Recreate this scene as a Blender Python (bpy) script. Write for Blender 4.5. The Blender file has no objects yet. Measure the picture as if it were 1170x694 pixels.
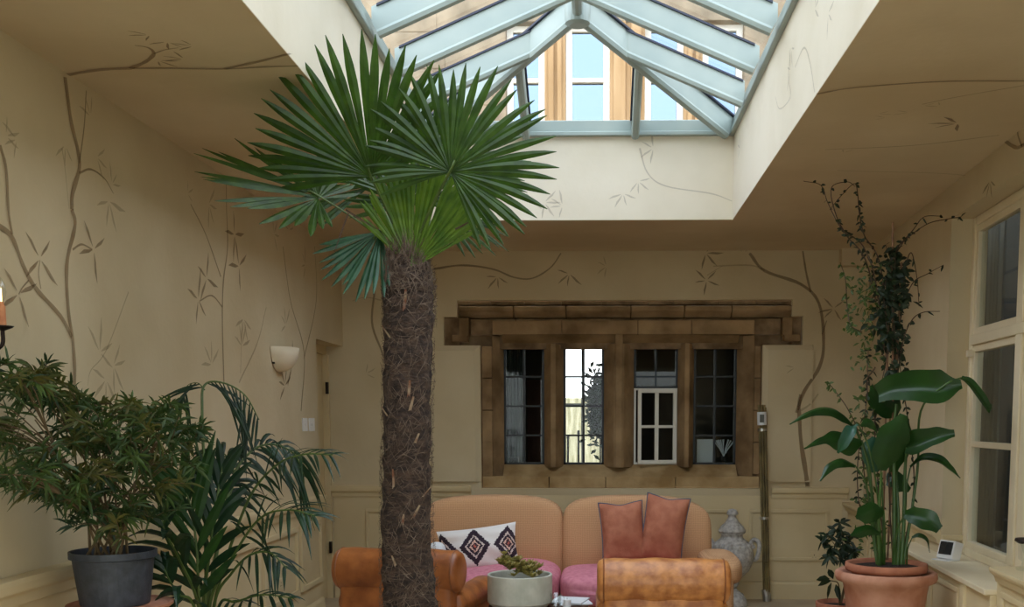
import bpy, math, random
from mathutils import Vector, Matrix, noise
R = random.Random(7)
V = Vector
sc = bpy.context.scene
col = sc.collection
pi = math.pi

# ---------------------------------------------------------------- camera
F, CX, CY, EYE = 1206.0, 660.0, 600.0, 1.55
PITCH = math.atan(120 / F)
YAW = math.atan((684 - CX) / F * math.cos(PITCH))
fw = V((-math.sin(YAW) * math.cos(PITCH), math.cos(YAW) * math.cos(PITCH), -math.sin(PITCH)))
rt = V((math.cos(YAW), math.sin(YAW), 0))
up = rt.cross(fw)
cam = bpy.data.cameras.new('camera')
co = bpy.data.objects.new('camera', cam)
col.objects.link(co)
co.location = (0, 0, EYE)
co.rotation_euler = Matrix((rt, up, -fw)).transposed().to_euler()
cam.sensor_width = 36
cam.lens = F / 1170 * 36
cam.shift_x = (585 - CX) / 1170
cam.shift_y = (CY - 347) / 1170
cam.clip_start = 0.05
sc.camera = co


def ray(px, py):
    return fw + rt * ((px - CX) / F) + up * ((CY - py) / F)


def at(px, py, Y):
    d = ray(px, py)
    return V((0, 0, EYE)) + d * (Y / d.y)


def ax(px, py, X):
    d = ray(px, py)
    return V((0, 0, EYE)) + d * (X / d.x)


def az(px, py, Z):
    d = ray(px, py)
    return V((0, 0, EYE)) + d * ((Z - EYE) / d.z)


# ---------------------------------------------------------------- materials
def s2l(c):
    return tuple(((x / 255) / 12.92 if x / 255 <= 0.04045 else ((x / 255 + 0.055) / 1.055) ** 2.4) for x in c)


def mat(name, c, rough=0.7, c2=None, scale=6.0, detail=4, bump=0.0, bscale=None, metal=0.0, spec=0.5, stretch=None, lo=0.35, hi=0.65, coat=0.0, sss=0):
    m = bpy.data.materials.new(name)
    m.use_nodes = True
    nt = m.node_tree
    b = nt.nodes['Principled BSDF']
    b.inputs['Base Color'].default_value = (*s2l(c), 1)
    b.inputs['Roughness'].default_value = rough
    b.inputs['Metallic'].default_value = metal
    b.inputs['Specular IOR Level'].default_value = spec
    b.inputs['Coat Weight'].default_value = coat
    tc = nt.nodes.new('ShaderNodeTexCoord')
    mp = nt.nodes.new('ShaderNodeMapping')
    nt.links.new(tc.outputs['Object'], mp.inputs['Vector'])
    if stretch:
        mp.inputs['Scale'].default_value = stretch
    if c2 is not None:
        n = nt.nodes.new('ShaderNodeTexNoise')
        n.inputs['Scale'].default_value = scale
        n.inputs['Detail'].default_value = detail
        nt.links.new(mp.outputs[0], n.inputs['Vector'])
        r = nt.nodes.new('ShaderNodeValToRGB')
        r.color_ramp.elements[0].position = lo
        r.color_ramp.elements[1].position = hi
        r.color_ramp.elements[0].color = (*s2l(c), 1)
        r.color_ramp.elements[1].color = (*s2l(c2), 1)
        nt.links.new(n.outputs['Fac'], r.inputs['Fac'])
        nt.links.new(r.outputs['Color'], b.inputs['Base Color'])
    if bump:
        n2 = nt.nodes.new('ShaderNodeTexNoise')
        n2.inputs['Scale'].default_value = bscale or scale * 4
        n2.inputs['Detail'].default_value = 5
        nt.links.new(mp.outputs[0], n2.inputs['Vector'])
        bp = nt.nodes.new('ShaderNodeBump')
        bp.inputs['Strength'].default_value = bump
        bp.inputs['Distance'].default_value = 0.02
        nt.links.new(n2.outputs['Fac'], bp.inputs['Height'])
        nt.links.new(bp.outputs[0], b.inputs['Normal'])
    return m


def leafmat(name, c, c2, rough=0.45, trans=0.35, scale=14):
    m = mat(name, c, rough, c2, scale, 3, spec=0.4)
    nt = m.node_tree
    b = nt.nodes['Principled BSDF']
    t = nt.nodes.new('ShaderNodeBsdfTranslucent')
    ramp = [n for n in nt.nodes if n.type == 'VALTORGB'][0]
    g = nt.nodes.new('ShaderNodeMixRGB')
    g.blend_type = 'MULTIPLY'
    g.inputs[0].default_value = 1
    g.inputs[2].default_value = (1.4, 1.5, 0.7, 1)
    nt.links.new(ramp.outputs[0], g.inputs[1])
    nt.links.new(g.outputs[0], t.inputs[0])
    mx = nt.nodes.new('ShaderNodeMixShader')
    mx.inputs[0].default_value = trans
    nt.links.new(b.outputs[0], mx.inputs[1])
    nt.links.new(t.outputs[0], mx.inputs[2])
    nt.links.new(mx.outputs[0], nt.nodes['Material Output'].inputs[0])
    return m


def glassmat(name, tint, refl=0.12):
    m = bpy.data.materials.new(name)
    m.use_nodes = True
    nt = m.node_tree
    nt.nodes.remove(nt.nodes['Principled BSDF'])
    t = nt.nodes.new('ShaderNodeBsdfTransparent')
    t.inputs[0].default_value = (*tint, 1)
    g = nt.nodes.new('ShaderNodeBsdfGlossy')
    g.inputs['Roughness'].default_value = 0.02
    lw = nt.nodes.new('ShaderNodeLayerWeight')
    lw.inputs['Blend'].default_value = 0.5
    pw = nt.nodes.new('ShaderNodeMath')
    pw.operation = 'POWER'
    nt.links.new(lw.outputs['Facing'], pw.inputs[0])
    pw.inputs[1].default_value = 4.0
    ma = nt.nodes.new('ShaderNodeMath')
    ma.operation = 'MULTIPLY_ADD'
    nt.links.new(pw.outputs[0], ma.inputs[0])
    ma.inputs[1].default_value = 0.55
    ma.inputs[2].default_value = 0.012
    mx = nt.nodes.new('ShaderNodeMixShader')
    nt.links.new(ma.outputs[0], mx.inputs[0])
    nt.links.new(t.outputs[0], mx.inputs[1])
    nt.links.new(g.outputs[0], mx.inputs[2])
    nt.links.new(mx.outputs[0], nt.nodes['Material Output'].inputs[0])
    return m


def paintmat(name, c, alpha):
    m = bpy.data.materials.new(name)
    m.use_nodes = True
    b = m.node_tree.nodes['Principled BSDF']
    b.inputs['Base Color'].default_value = (*s2l(c), 1)
    b.inputs['Roughness'].default_value = 0.9
    b.inputs['Alpha'].default_value = alpha
    return m


M = {}
M['plaster'] = mat('wall_plaster', (209, 195, 163), 0.9, (194, 177, 143), 1.1, 6, bump=0.08, bscale=30, spec=0.15)
M['ceil'] = mat('ceiling_plaster', (213, 196, 164), 0.9, (196, 177, 144), 0.9, 6, bump=0.08, bscale=26, spec=0.1)
M['wellp'] = mat('well_plaster', (230, 222, 204), 0.9, (218, 209, 188), 1.5, 5, bump=0.06, bscale=30, spec=0.1)
M['panel'] = mat('panelling_paint', (216, 199, 160), 0.55, (206, 188, 148), 2, 4, spec=0.3)
M['wframe'] = mat('window_paint', (232, 220, 190), 0.5, (222, 208, 176), 3, 4, spec=0.35)
M['stone'] = mat('sandstone', (170, 142, 106), 0.92, (120, 97, 69), 3.2, 10, bump=0.35, bscale=22, spec=0.1)
M['stoned'] = mat('dark_sandstone', (150, 126, 96), 0.92, (100, 80, 58), 6, 8, bump=0.45, bscale=18, spec=0.1)
M['stonel'] = mat('pale_sandstone', (190, 164, 122), 0.92, (150, 122, 82), 4, 10, bump=0.35, bscale=22, spec=0.1)
M['curtaind'] = mat('dark_grey_curtain', (70, 74, 72), 0.9, (48, 52, 52), 18, stretch=(1, 1, .02))
M['joint'] = mat('stone_joint', (60, 48, 36), 0.95)
M['lead'] = mat('window_lead', (38, 42, 44), 0.5, metal=0.3)
M['glass'] = glassmat('window_glass', (0.93, 0.96, 0.95))
M['clear'] = glassmat('clear_glass', (0.95, 0.97, 0.97))
_m = [n for n in M['clear'].node_tree.nodes if n.type == 'MIX_SHADER'][0]
M['clear'].node_tree.links.remove(_m.inputs[0].links[0])
_m.inputs[0].default_value = 0.1
M['roofglass'] = glassmat('roof_glass', (0.92, 0.95, 0.97))
M['rafter'] = mat('rafter_paint', (160, 172, 166), 0.45, (150, 164, 160), 4, 3, spec=0.4)
M['gasket'] = mat('glazing_gasket', (28, 36, 58), 0.5)
M['white'] = mat('white_paint', (226, 224, 214), 0.5)
M['facade'] = mat('facade_stone', (152, 136, 112), 0.9, (116, 102, 82), 4, 8, bump=0.3, bscale=14)
M['facadem'] = mat('facade_mullion', (172, 142, 104), 0.9, (148, 118, 80), 9, 5, stretch=(1, 1, 0.12))
M['facpane'] = mat('facade_pane', (112, 130, 152), 0.06, metal=1.0)
M['floor'] = mat('floor_stone', (196, 180, 154), 0.5, (176, 160, 134), 3, 5)
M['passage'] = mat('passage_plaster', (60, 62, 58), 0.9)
M['paving'] = mat('pale_paving', (206, 200, 186), 0.9)
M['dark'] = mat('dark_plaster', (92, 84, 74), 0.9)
M['leaf'] = leafmat('palm_leaf', (42, 66, 22), (60, 88, 30), 0.42, 0.3)
M['leafb'] = leafmat('palm_leaf_bluish', (34, 72, 46), (60, 100, 76), 0.35, 0.2)
M['leafy'] = leafmat('palm_leaf_yellow', (104, 132, 46), (72, 102, 36), 0.42, 0.4)
M['stalk'] = mat('leaf_stalk', (82, 104, 44), 0.5, (62, 84, 36), 5)
M['kentia'] = leafmat('kentia_leaf', (20, 44, 28), (32, 60, 34), 0.38, 0.15)
M['kentiay'] = leafmat('kentia_new_leaf', (46, 82, 34), (30, 62, 30), 0.4, 0.2)
M['nand'] = leafmat('shrub_leaf', (28, 52, 26), (72, 94, 42), 0.5, 0.2, 7)
M['nandy'] = leafmat('shrub_leaf_yellowish', (96, 92, 42), (62, 78, 40), 0.5, 0.25, 9)
M['nandstem'] = mat('shrub_stem', (96, 78, 50), 0.7)
M['strel'] = leafmat('strelitzia_leaf', (26, 56, 20), (36, 74, 26), 0.32, 0.12, 5)
M['strelb'] = leafmat('strelitzia_leaf_glossy', (60, 98, 84), (40, 84, 54), 0.25, 0.15, 5)
M['strelstalk'] = mat('strelitzia_stalk', (70, 104, 40), 0.4, (34, 64, 28), 4, stretch=(1, 1, .3))
M['vine'] = leafmat('vine_leaf', (20, 34, 18), (32, 50, 24), 0.55, 0.1)
M['vinel'] = leafmat('vine_leaf_light', (84, 104, 52), (60, 80, 42), 0.5, 0.3)
M['twig'] = mat('vine_twig', (74, 54, 38), 0.8)
M['stake'] = mat('garden_stake', (150, 112, 82), 0.7, (110, 80, 56), 20)
M['trunk'] = mat('trunk_bark', (84, 66, 54), 0.95, (44, 34, 28), 24, 6, bump=0.9, bscale=60, stretch=(1, 1, 1.8))
M['fibre'] = mat('trunk_fibre', (120, 104, 90), 0.9, (78, 62, 50), 30)
M['stub'] = mat('leaf_base', (122, 78, 58), 0.8, (176, 160, 136), 20)
M['blackpot'] = mat('black_plastic_pot', (62, 68, 78), 0.5, (48, 54, 62), 30, 5, bump=0.1)
M['terra'] = mat('terracotta', (186, 122, 92), 0.85, (158, 98, 72), 9, 6, bump=0.15)
M['terrapale'] = mat('pale_terracotta', (198, 146, 120), 0.85, (170, 112, 84), 7, 6, bump=0.15)
M['soil'] = mat('potting_soil', (38, 30, 24), 1.0, (62, 48, 36), 60, bump=0.8)
M['leather'] = mat('worn_leather', (178, 108, 56), 0.36, (128, 70, 34), 7, 7, bump=0.12, bscale=40, spec=0.5)
M['leatherpale'] = mat('pale_worn_leather', (206, 140, 78), 0.4, (160, 96, 48), 16, 8, bump=0.12, bscale=40, spec=0.5)
M['piping'] = mat('leather_piping', (136, 80, 42), 0.45)
M['wood'] = mat('dark_wood', (88, 54, 32), 0.5, (66, 40, 24), 12, stretch=(1, 8, 1))
M['pink'] = mat('pink_seat_fabric', (214, 138, 152), 0.9, (196, 116, 134), 30, 4, bump=0.3, bscale=200)
M['rust'] = mat('rust_velvet', (178, 114, 86), 0.85, (160, 96, 70), 16, 4, bump=0.25, bscale=120)
M['rustpipe'] = mat('grey_piping', (88, 92, 108), 0.8)
M['planter'] = mat('pale_stone_planter', (204, 204, 190), 0.75, (182, 184, 168), 12, 6)
M['succ'] = leafmat('dried_leaf', (186, 170, 108), (122, 118, 66), 0.7, 0.2, 40)
M['urn'] = mat('weathered_urn', (204, 200, 194), 0.9, (128, 124, 118), 34, 8, bump=0.5, bscale=40, lo=.3, hi=.8)
M['cane'] = mat('bamboo_cane', (132, 116, 70), 0.5, (84, 72, 44), 14, stretch=(1, 1, .4))
M['plastic'] = mat('white_plastic', (232, 232, 230), 0.35)
M['screen'] = mat('device_screen', (30, 34, 38), 0.15)
M['iron'] = mat('dark_iron', (40, 30, 26), 0.5, metal=0.6)
M['candle'] = mat('candle_tube', (214, 150, 104), 0.6, (190, 120, 80), 20)
M['plasterlamp'] = mat('plaster_lamp', (226, 214, 188), 0.85)
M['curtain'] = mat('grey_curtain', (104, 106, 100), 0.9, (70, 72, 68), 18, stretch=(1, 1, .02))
M['brown'] = mat('brown_door', (110, 66, 42), 0.6)
M['paper'] = mat('paper', (220, 224, 226), 0.7)
M['garden'] = mat('garden_reeds', (206, 196, 166), 0.9, (140, 134, 98), 20, 6, stretch=(1, 1, .12))
M['silver'] = mat('brushed_steel', (180, 178, 172), 0.35, metal=0.9)
M['filament'] = mat('lamp_filament', (255, 190, 110), 0.5)
M['filament'].node_tree.nodes['Principled BSDF'].inputs['Emission Color'].default_value = (1, .6, .25, 1)
M['filament'].node_tree.nodes['Principled BSDF'].inputs['Emission Strength'].default_value = 2
M['paint'] = paintmat('mural_brown', (124, 92, 56), 0.48)
M['paintl'] = paintmat('mural_pale', (128, 104, 66), 0.26)


def fabric_grid():
    m = mat('tan_woven_fabric', (214, 158, 104), 0.92)
    nt = m.node_tree
    b = nt.nodes['Principled BSDF']
    tc = nt.nodes['Texture Coordinate'] if 'Texture Coordinate' in nt.nodes else nt.nodes.new('ShaderNodeTexCoord')
    outs = []
    for d in ('X', 'Z'):
        w = nt.nodes.new('ShaderNodeTexWave')
        w.bands_direction = d
        w.inputs['Scale'].default_value = 26
        w.inputs['Distortion'].default_value = 3.5
        w.inputs['Detail'].default_value = 3
        w.inputs['Detail Scale'].default_value = 1.6
        nt.links.new(tc.outputs['Object'], w.inputs[0])
        outs.append(w)
    mul = nt.nodes.new('ShaderNodeMath')
    mul.operation = 'ADD'
    nt.links.new(outs[0].outputs['Fac'], mul.inputs[0])
    nt.links.new(outs[1].outputs['Fac'], mul.inputs[1])
    r = nt.nodes.new('ShaderNodeValToRGB')
    r.color_ramp.elements[0].color = (*s2l((180, 136, 96)), 1)
    r.color_ramp.elements[0].position = 0.2
    r.color_ramp.elements[1].color = (*s2l((202, 158, 116)), 1)
    r.color_ramp.elements[1].position = 0.9
    hv = nt.nodes.new('ShaderNodeMath')
    hv.operation = 'MULTIPLY'
    hv.inputs[1].default_value = 0.5
    nt.links.new(mul.outputs[0], hv.inputs[0])
    nt.links.new(hv.outputs[0], r.inputs[0])
    nt.links.new(r.outputs[0], b.inputs['Base Color'])
    return m


M['tan'] = fabric_grid()


def kilim():
    m = mat('kilim_fabric', (228, 222, 216), 0.95)
    nt = m.node_tree
    b = nt.nodes['Principled BSDF']
    uv = nt.nodes.new('ShaderNodeUVMap')
    uv.uv_map = 'UVMap'
    sp = nt.nodes.new('ShaderNodeSeparateXYZ')
    nt.links.new(uv.outputs[0], sp.inputs[0])

    def mt(op, a, bb=None):
        n = nt.nodes.new('ShaderNodeMath')
        n.operation = op
        for i, q in enumerate((a, bb)):
            if q is None:
                continue
            if isinstance(q, (int, float)):
                n.inputs[i].default_value = q
            else:
                nt.links.new(q, n.inputs[i])
        return n.outputs[0]
    u = mt('MULTIPLY', sp.outputs[0], 2.35)
    u = mt('ADD', u, 0.4)
    u = mt('FRACT', u)
    u = mt('ABSOLUTE', mt('SUBTRACT', u, 0.5))
    v = mt('ABSOLUTE', mt('SUBTRACT', sp.outputs[1], 0.5))
    d = mt('ADD', mt('MULTIPLY', u, 1 / 0.5), mt('MULTIPLY', v, 1 / 0.46))
    nz = nt.nodes.new('ShaderNodeTexChecker')
    nz.inputs['Scale'].default_value = 26
    nt.links.new(uv.outputs[0], nz.inputs['Vector'])
    d = mt('ADD', d, mt('MULTIPLY', nz.outputs['Fac'], 0.05))
    r = nt.nodes.new('ShaderNodeValToRGB')
    cr = r.color_ramp
    cr.interpolation = 'CONSTANT'
    cols = [(0, (170, 92, 80)), (.12, (50, 34, 44)), (.24, (214, 178, 160)), (.34, (44, 32, 44)), (.5, (206, 190, 182)), (.6, (48, 34, 46)), (.93, (226, 221, 216))]
    cr.elements[0].color = (*s2l(cols[0][1]), 1)
    cr.elements[1].position = cols[1][0]
    cr.elements[1].color = (*s2l(cols[1][1]), 1)
    for p_, c_ in cols[2:]:
        e = cr.elements.new(p_)
        e.color = (*s2l(c_), 1)
    nt.links.new(d, r.inputs[0])
    nt.links.new(r.outputs[0], b.inputs['Base Color'])
    return m


M['kilim'] = kilim()


# ---------------------------------------------------------------- mesh helpers
class MB:
    def __init__(s):
        s.v, s.f, s.uv = [], [], []

    def add(s, vs, fs):
        b = len(s.v)
        s.v += [V(x) for x in vs]
        s.f += [tuple(b + i for i in f) for f in fs]
        return s

    def box(s, x0, y0, z0, x1, y1, z1, rot=None, org=None):
        vs = [V((x, y, z)) for z in (z0, z1) for y in (y0, y1) for x in (x0, x1)]
        if rot is not None:
            o = V(org) if org else V(((x0 + x1) / 2, (y0 + y1) / 2, (z0 + z1) / 2))
            vs = [o + rot @ (q - o) for q in vs]
        return s.add(vs, [(0, 2, 3, 1), (4, 5, 7, 6), (0, 1, 5, 4), (2, 6, 7, 3), (0, 4, 6, 2), (1, 3, 7, 5)])

    def prism(s, poly, d):
        """closed polygon (3D points) swept by vector d"""
        n = len(poly)
        poly = [V(q) for q in poly]
        d = V(d)
        return s.add(poly + [q + d for q in poly], [tuple(range(n))[::-1], tuple(range(n, 2 * n))] + [(i, (i + 1) % n, n + (i + 1) % n, n + i) for i in range(n)])

    def tube(s, pts, rad, n=8, cap=True, squash=None):
        pts = [V(q) for q in pts]
        m = len(pts)
        if not hasattr(rad, '__len__'):
            rad = [rad] * m
        T0 = (pts[1] - pts[0]).normalized()
        ref = V((0, 0, 1)) if abs(T0.z) < 0.9 else V((1, 0, 0))
        U = T0.cross(ref).normalized()
        vs = []
        for i, q in enumerate(pts):
            T = (pts[min(i + 1, m - 1)] - pts[max(i - 1, 0)]).normalized()
            U = (U - T * U.dot(T)).normalized()
            W = T.cross(U)
            for k in range(n):
                a = 2 * pi * k / n
                vs.append(q + (U * math.cos(a) + W * math.sin(a) * (squash or 1)) * rad[i])
        fs = [(i * n + k, i * n + (k + 1) % n, (i + 1) * n + (k + 1) % n, (i + 1) * n + k) for i in range(m - 1) for k in range(n)]
        if cap:
            fs += [tuple(range(n))[::-1], tuple((m - 1) * n + k for k in range(n))]
        return s.add(vs, fs)

    def lathe(s, prof, c=(0, 0, 0), n=40, cap=True, ax='z'):
        c = V(c)
        vs = []
        for r, z in prof:
            for k in range(n):
                a = 2 * pi * k / n
                if ax == 'z':
                    q = V((r * math.cos(a), r * math.sin(a), z))
                elif ax == 'x':
                    q = V((z, r * math.cos(a), r * math.sin(a)))
                else:
                    q = V((r * math.sin(a), z, r * math.cos(a)))
                vs.append(c + q)
        m = len(prof)
        fs = [(i * n + k, i * n + (k + 1) % n, (i + 1) * n + (k + 1) % n, (i + 1) * n + k) for i in range(m - 1) for k in range(n)]
        if cap:
            fs += [tuple(range(n))[::-1], tuple((m - 1) * n + k for k in range(n))]
        return s.add(vs, fs)

    def blade(s, pts, widths, side, fold=0.0, cols=2):
        """leaf blade along pts; side = lateral vector (or list); fold lifts the margins"""
        m = len(pts)
        pts = [V(q) for q in pts]
        sides = side if isinstance(side, list) else [V(side)] * m
        vs = []
        nc = 2 * (cols // 2) + 1
        for i, q in enumerate(pts):
            T = (pts[min(i + 1, m - 1)] - pts[max(i - 1, 0)])
            if T.length < 1e-9:
                T = V((0, 0, 1))
            T.normalize()
            S = V(sides[i])
            S = S - T * S.dot(T)
            if S.length < 1e-6:
                S = T.orthogonal()
            S.normalize()
            N = T.cross(S)
            for k in range(nc):
                u = -1 + 2 * k / (nc - 1)
                vs.append(q + S * (u * widths[i] * 0.5 * math.cos(fold)) + N * (abs(u) * widths[i] * 0.5 * math.sin(fold)))
        fs = [(i * nc + k, i * nc + k + 1, (i + 1) * nc + k + 1, (i + 1) * nc + k) for i in range(m - 1) for k in range(nc - 1)]
        return s.add(vs, fs)

    def soft(s, c, h, p=5, n=10, deform=None, rot=None):
        """superellipsoid box: centre c, half sizes h"""
        c, h = V(c), V(h)
        key, vs, fs = {}, [], []

        def vid(q):
            k = tuple(round(t, 5) for t in q)
            if k not in key:
                l = sum(abs(t) ** p for t in q) ** (1 / p)
                w = V([t / l for t in q])
                w = V((w.x * h.x, w.y * h.y, w.z * h.z))
                if deform:
                    w = V(deform(w))
                if rot is not None:
                    w = rot @ w
                key[k] = len(vs)
                vs.append(c + w)
            return key[k]
        g = [-1 + 2 * i / n for i in range(n + 1)]
        for a in range(3):
            for sg in (-1, 1):
                for i in range(n):
                    for j in range(n):
                        q = []
                        for (u, v_) in ((g[i], g[j]), (g[i + 1], g[j]), (g[i + 1], g[j + 1]), (g[i], g[j + 1])):
                            t = [0, 0, 0]
                            t[a] = sg
                            t[(a + 1) % 3] = u
                            t[(a + 2) % 3] = v_
                            q.append(vid(t))
                        fs.append(tuple(q) if sg > 0 else tuple(q[::-1]))
        return s.add(vs, fs)

    def build(s, name, m, parent=None, smooth=False, bevel=0, seg=2, sub=0, loc=None, weld=False):
        me = bpy.data.meshes.new(name)
        off = V((0, 0, 0))
        if loc is not None:
            off = V(loc)
        q = parent
        base = V((0, 0, 0))
        while q is not None:
            base += V(q.location)
            q = q.parent
        sh = base + off
        me.from_pydata([tuple(x - sh) for x in s.v], [], s.f)
        me.validate()
        me.materials.append(m)
        if smooth:
            me.polygons.foreach_set('use_smooth', [True] * len(me.polygons))
        me.update()
        o = bpy.data.objects.new(name, me)
        col.objects.link(o)
        o.location = off
        if parent is not None:
            o.parent = parent
        if bevel:
            b = o.modifiers.new('bevel', 'BEVEL')
            b.width = bevel
            b.segments = seg
            b.limit_method = 'ANGLE'
            b.angle_limit = math.radians(40)
        if sub:
            b = o.modifiers.new('sub', 'SUBSURF')
            b.levels = sub
            b.render_levels = sub
        return o


def tag(o, label=None, cat=None, group=None, kind=None):
    if label:
        o['label'] = label
    if cat:
        o['category'] = cat
    if group:
        o['group'] = group
    if kind:
        o['kind'] = kind
    return o


def empty(name, loc, label=None, cat=None, group=None):
    o = bpy.data.objects.new(name, None)
    o.empty_display_size = 0.1
    o.location = loc
    col.objects.link(o)
    return tag(o, label, cat, group)


def bez(pts, n=8):
    """Catmull-Rom through the points"""
    pts = [V(q) for q in pts]
    P = [pts[0] * 2 - pts[1]] + pts + [pts[-1] * 2 - pts[-2]]
    out = []
    for i in range(1, len(P) - 2):
        for k in range(n):
            t = k / n
            a, b, c, d = P[i - 1], P[i], P[i + 1], P[i + 2]
            out.append(0.5 * ((2 * b) + (c - a) * t + (2 * a - 5 * b + 4 * c - d) * t * t + (3 * b - a - 3 * c + d) * t ** 3))
    out.append(pts[-1])
    return out
SKY, EXPO = 1.6, 1.6
# ---------------------------------------------------------------- the room shell
D, ZC, XL = 9.1, 2.97, -2.19
NEAR = -0.9
OX0, OX1, OY0, OY1 = -1.215, 0.952, 1.6, 7.72     # the roof opening
ZS = 3.56                                       # top of the well


def Xu(y):
    return 2.14 + 0.054 * (y - 6.6)             # right wall, slightly out of square


def Xw(y):
    return 1.94 + 0.054 * (y - 5.6)             # face of the panelling below it


def struct(o):
    return tag(o, kind='structure')


m = MB().box(-3.2, NEAR, -0.1, 3.2, D, 0)
struct(m.build('floor', M['floor']))
# ceiling: four slabs round the opening
m = MB()
g_ = 0.001
m.box(-3.0, NEAR, ZC, OX0 - g_, D + 0.3, ZC + 0.25).box(OX1 + g_, NEAR, ZC, 2.75, D + 0.3, ZC + 0.25)
m.box(OX0 - g_, NEAR, ZC, OX1 + g_, OY0 - g_, ZC + 0.25).box(OX0 - g_, OY1 + g_, ZC, OX1 + g_, D + 0.3, ZC + 0.25)
ceiling = struct(m.build('ceiling', M['ceil']))
# the well (upstand) of the roof light
m = MB()
e = 0.002
m.box(OX0 - 0.12, OY0, ZC + e, OX0, OY1 + 0.12, ZS).box(OX1, OY0, ZC + e, OX1 + 0.12, OY1 + 0.12, ZS)
m.box(OX0, OY1, ZC + e, OX1, OY1 + 0.12, ZS).box(OX0 - 0.12, OY0 - 0.12, ZC + e, OX1 + 0.12, OY0, ZS)
well = struct(m.build('trim_1', M['wellp']))
tag(well, 'pale plastered upstand under the roof light')

# left wall with its door recess
DY = 8.24
DZ = 2.175
m = MB()
m.box(XL - 0.25, NEAR, 0, XL, DY, ZC).box(XL - 0.25, DY, DZ, XL, D, ZC)
wl = struct(m.build('wall_left', M['plaster']))
m = MB()
m.box(XL - 0.3, DY, 0, XL - 0.14, DY + 0.09, DZ).box(XL - 0.3, DY + 0.09, DZ - 0.07, XL - 0.14, D, DZ)
m.box(XL - 0.3, D - 0.05, 0, XL - 0.12, D, DZ - 0.07)
dr = struct(m.build('door_1', M['panel'], bevel=0.004))
tag(dr, 'cream panelled door in the recess at the far end')
m = MB().box(XL - 0.28, DY + 0.09, 0.01, XL - 0.17, D - 0.05, DZ - 0.07)
for z0, z1 in ((0.2, 0.9), (1.05, 2.0)):
    m.box(XL - 0.17, DY + 0.2, z0, XL - 0.155, D - 0.16, z1)
m.build('door_leaf', M['panel'], dr, bevel=0.004)
for z in (0.45, 1.82):
    m = MB().box(XL - 0.14, D - 0.075, z - 0.05, XL - 0.118, D - 0.045, z + 0.05)
    m.build('hinge', M['iron'], dr)

# rail profiles: (out, z) from the wall
RAIL = [(0, -0.055), (0.012, -0.055), (0.016, -0.03), (0.03, -0.02), (0.034, 0), (0.034, 0.012), (0.0, 0.016)]
SKIRT = [(0, 0), (0.022, 0), (0.022, 0.13), (0.012, 0.15), (0, 0.155)]


def run(mb, prof, p0, p1, out, z, k=1.0):
    """profile swept from p0 to p1 (xy), standing out along out, at height z"""
    out = V(out).normalized()
    poly = [V((p0[0], p0[1], z)) + out * (a * k) + V((0, 0, b * k)) for a, b in prof]
    mb.prism(poly, V((p1[0] - p0[0], p1[1] - p0[1], 0)))


def frame(mb, A, B, z0, z1, out, w=0.034, t=0.022):
    """raised moulding rectangle from A to B (xy) between z0 and z1"""
    A, B, out = V((*A, 0)), V((*B, 0)), V(out).normalized()
    d = (B - A).normalized()

    def bar(a, b, za, zb):
        q = [V((*a[:2], za)), V((*b[:2], za)), V((*b[:2], zb)), V((*a[:2], zb))]
        c = sum(q, V()) / 4
        f = [x for x in q]
        bk = [x + out * t for x in q]
        mb.add(f + bk, [(0, 1, 2, 3), (7, 6, 5, 4), (0, 4, 5, 1), (1, 5, 6, 2), (2, 6, 7, 3), (3, 7, 4, 0)])
    bar(A, B, z1 - w, z1)
    bar(A, B, z0, z0 + w)
    bar(A, A + d * w, z0 + w, z1 - w)
    bar(B - d * w, B, z0 + w, z1 - w)


# left panelling
m = MB()
run(m, RAIL, (XL, NEAR), (XL, DY), (1, 0, 0), 0.945, 1.6)
r = struct(m.build('trim_2', M['panel'], bevel=0.003))
tag(r, 'cream dado rail along the side wall by the door')
m = MB()
m.box(XL, NEAR, 0.155, XL + 0.004, DY, 0.9)
ys = [7.62 - 0.87 * i for i in range(0, 11)]
for y in ys:
    frame(m, (XL + 0.004, y), (XL + 0.004, min(y + 0.79, DY - 0.04)), 0.29, 0.78, (1, 0, 0))
r = struct(m.build('trim_3', M['panel'], bevel=0.004))
tag(r, 'cream moulded panels below the rail')
m = MB()
run(m, SKIRT, (XL, NEAR), (XL, DY), (1, 0, 0), 0)
struct(m.build('baseboard_left', M['panel']))
# back panelling
m = MB()
xs0, xs1 = at(549, 558, D).x, at(868, 559, D).x
run(m, RAIL, (-2.33, D), (xs0 - 0.08, D), (0, -1, 0), 0.965, 1.4)
run(m, RAIL, (xs1 + 0.1, D), (2.14, D), (0, -1, 0), 0.955, 1.4)
struct(m.build('trim_4', M['panel'], bevel=0.003))
m = MB()
m.box(-2.3, D - 0.004, 0.155, 2.1, D, 0.9)
for a, b in ((-2.02, -1.42), (-1.3, -0.75), (-0.6, 0.3), (0.42, 1.2), (1.3, 1.98)):
    frame(m, (a, D - 0.004), (b, D - 0.004), 0.34, 0.78, (0, -1, 0), 0.026, 0.018)
struct(m.build('trim_5', M['panel'], bevel=0.004))
m = MB()
run(m, SKIRT, (-2.3, D), (2.14, D), (0, -1, 0), 0)
struct(m.build('baseboard_back', M['panel']))

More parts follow.
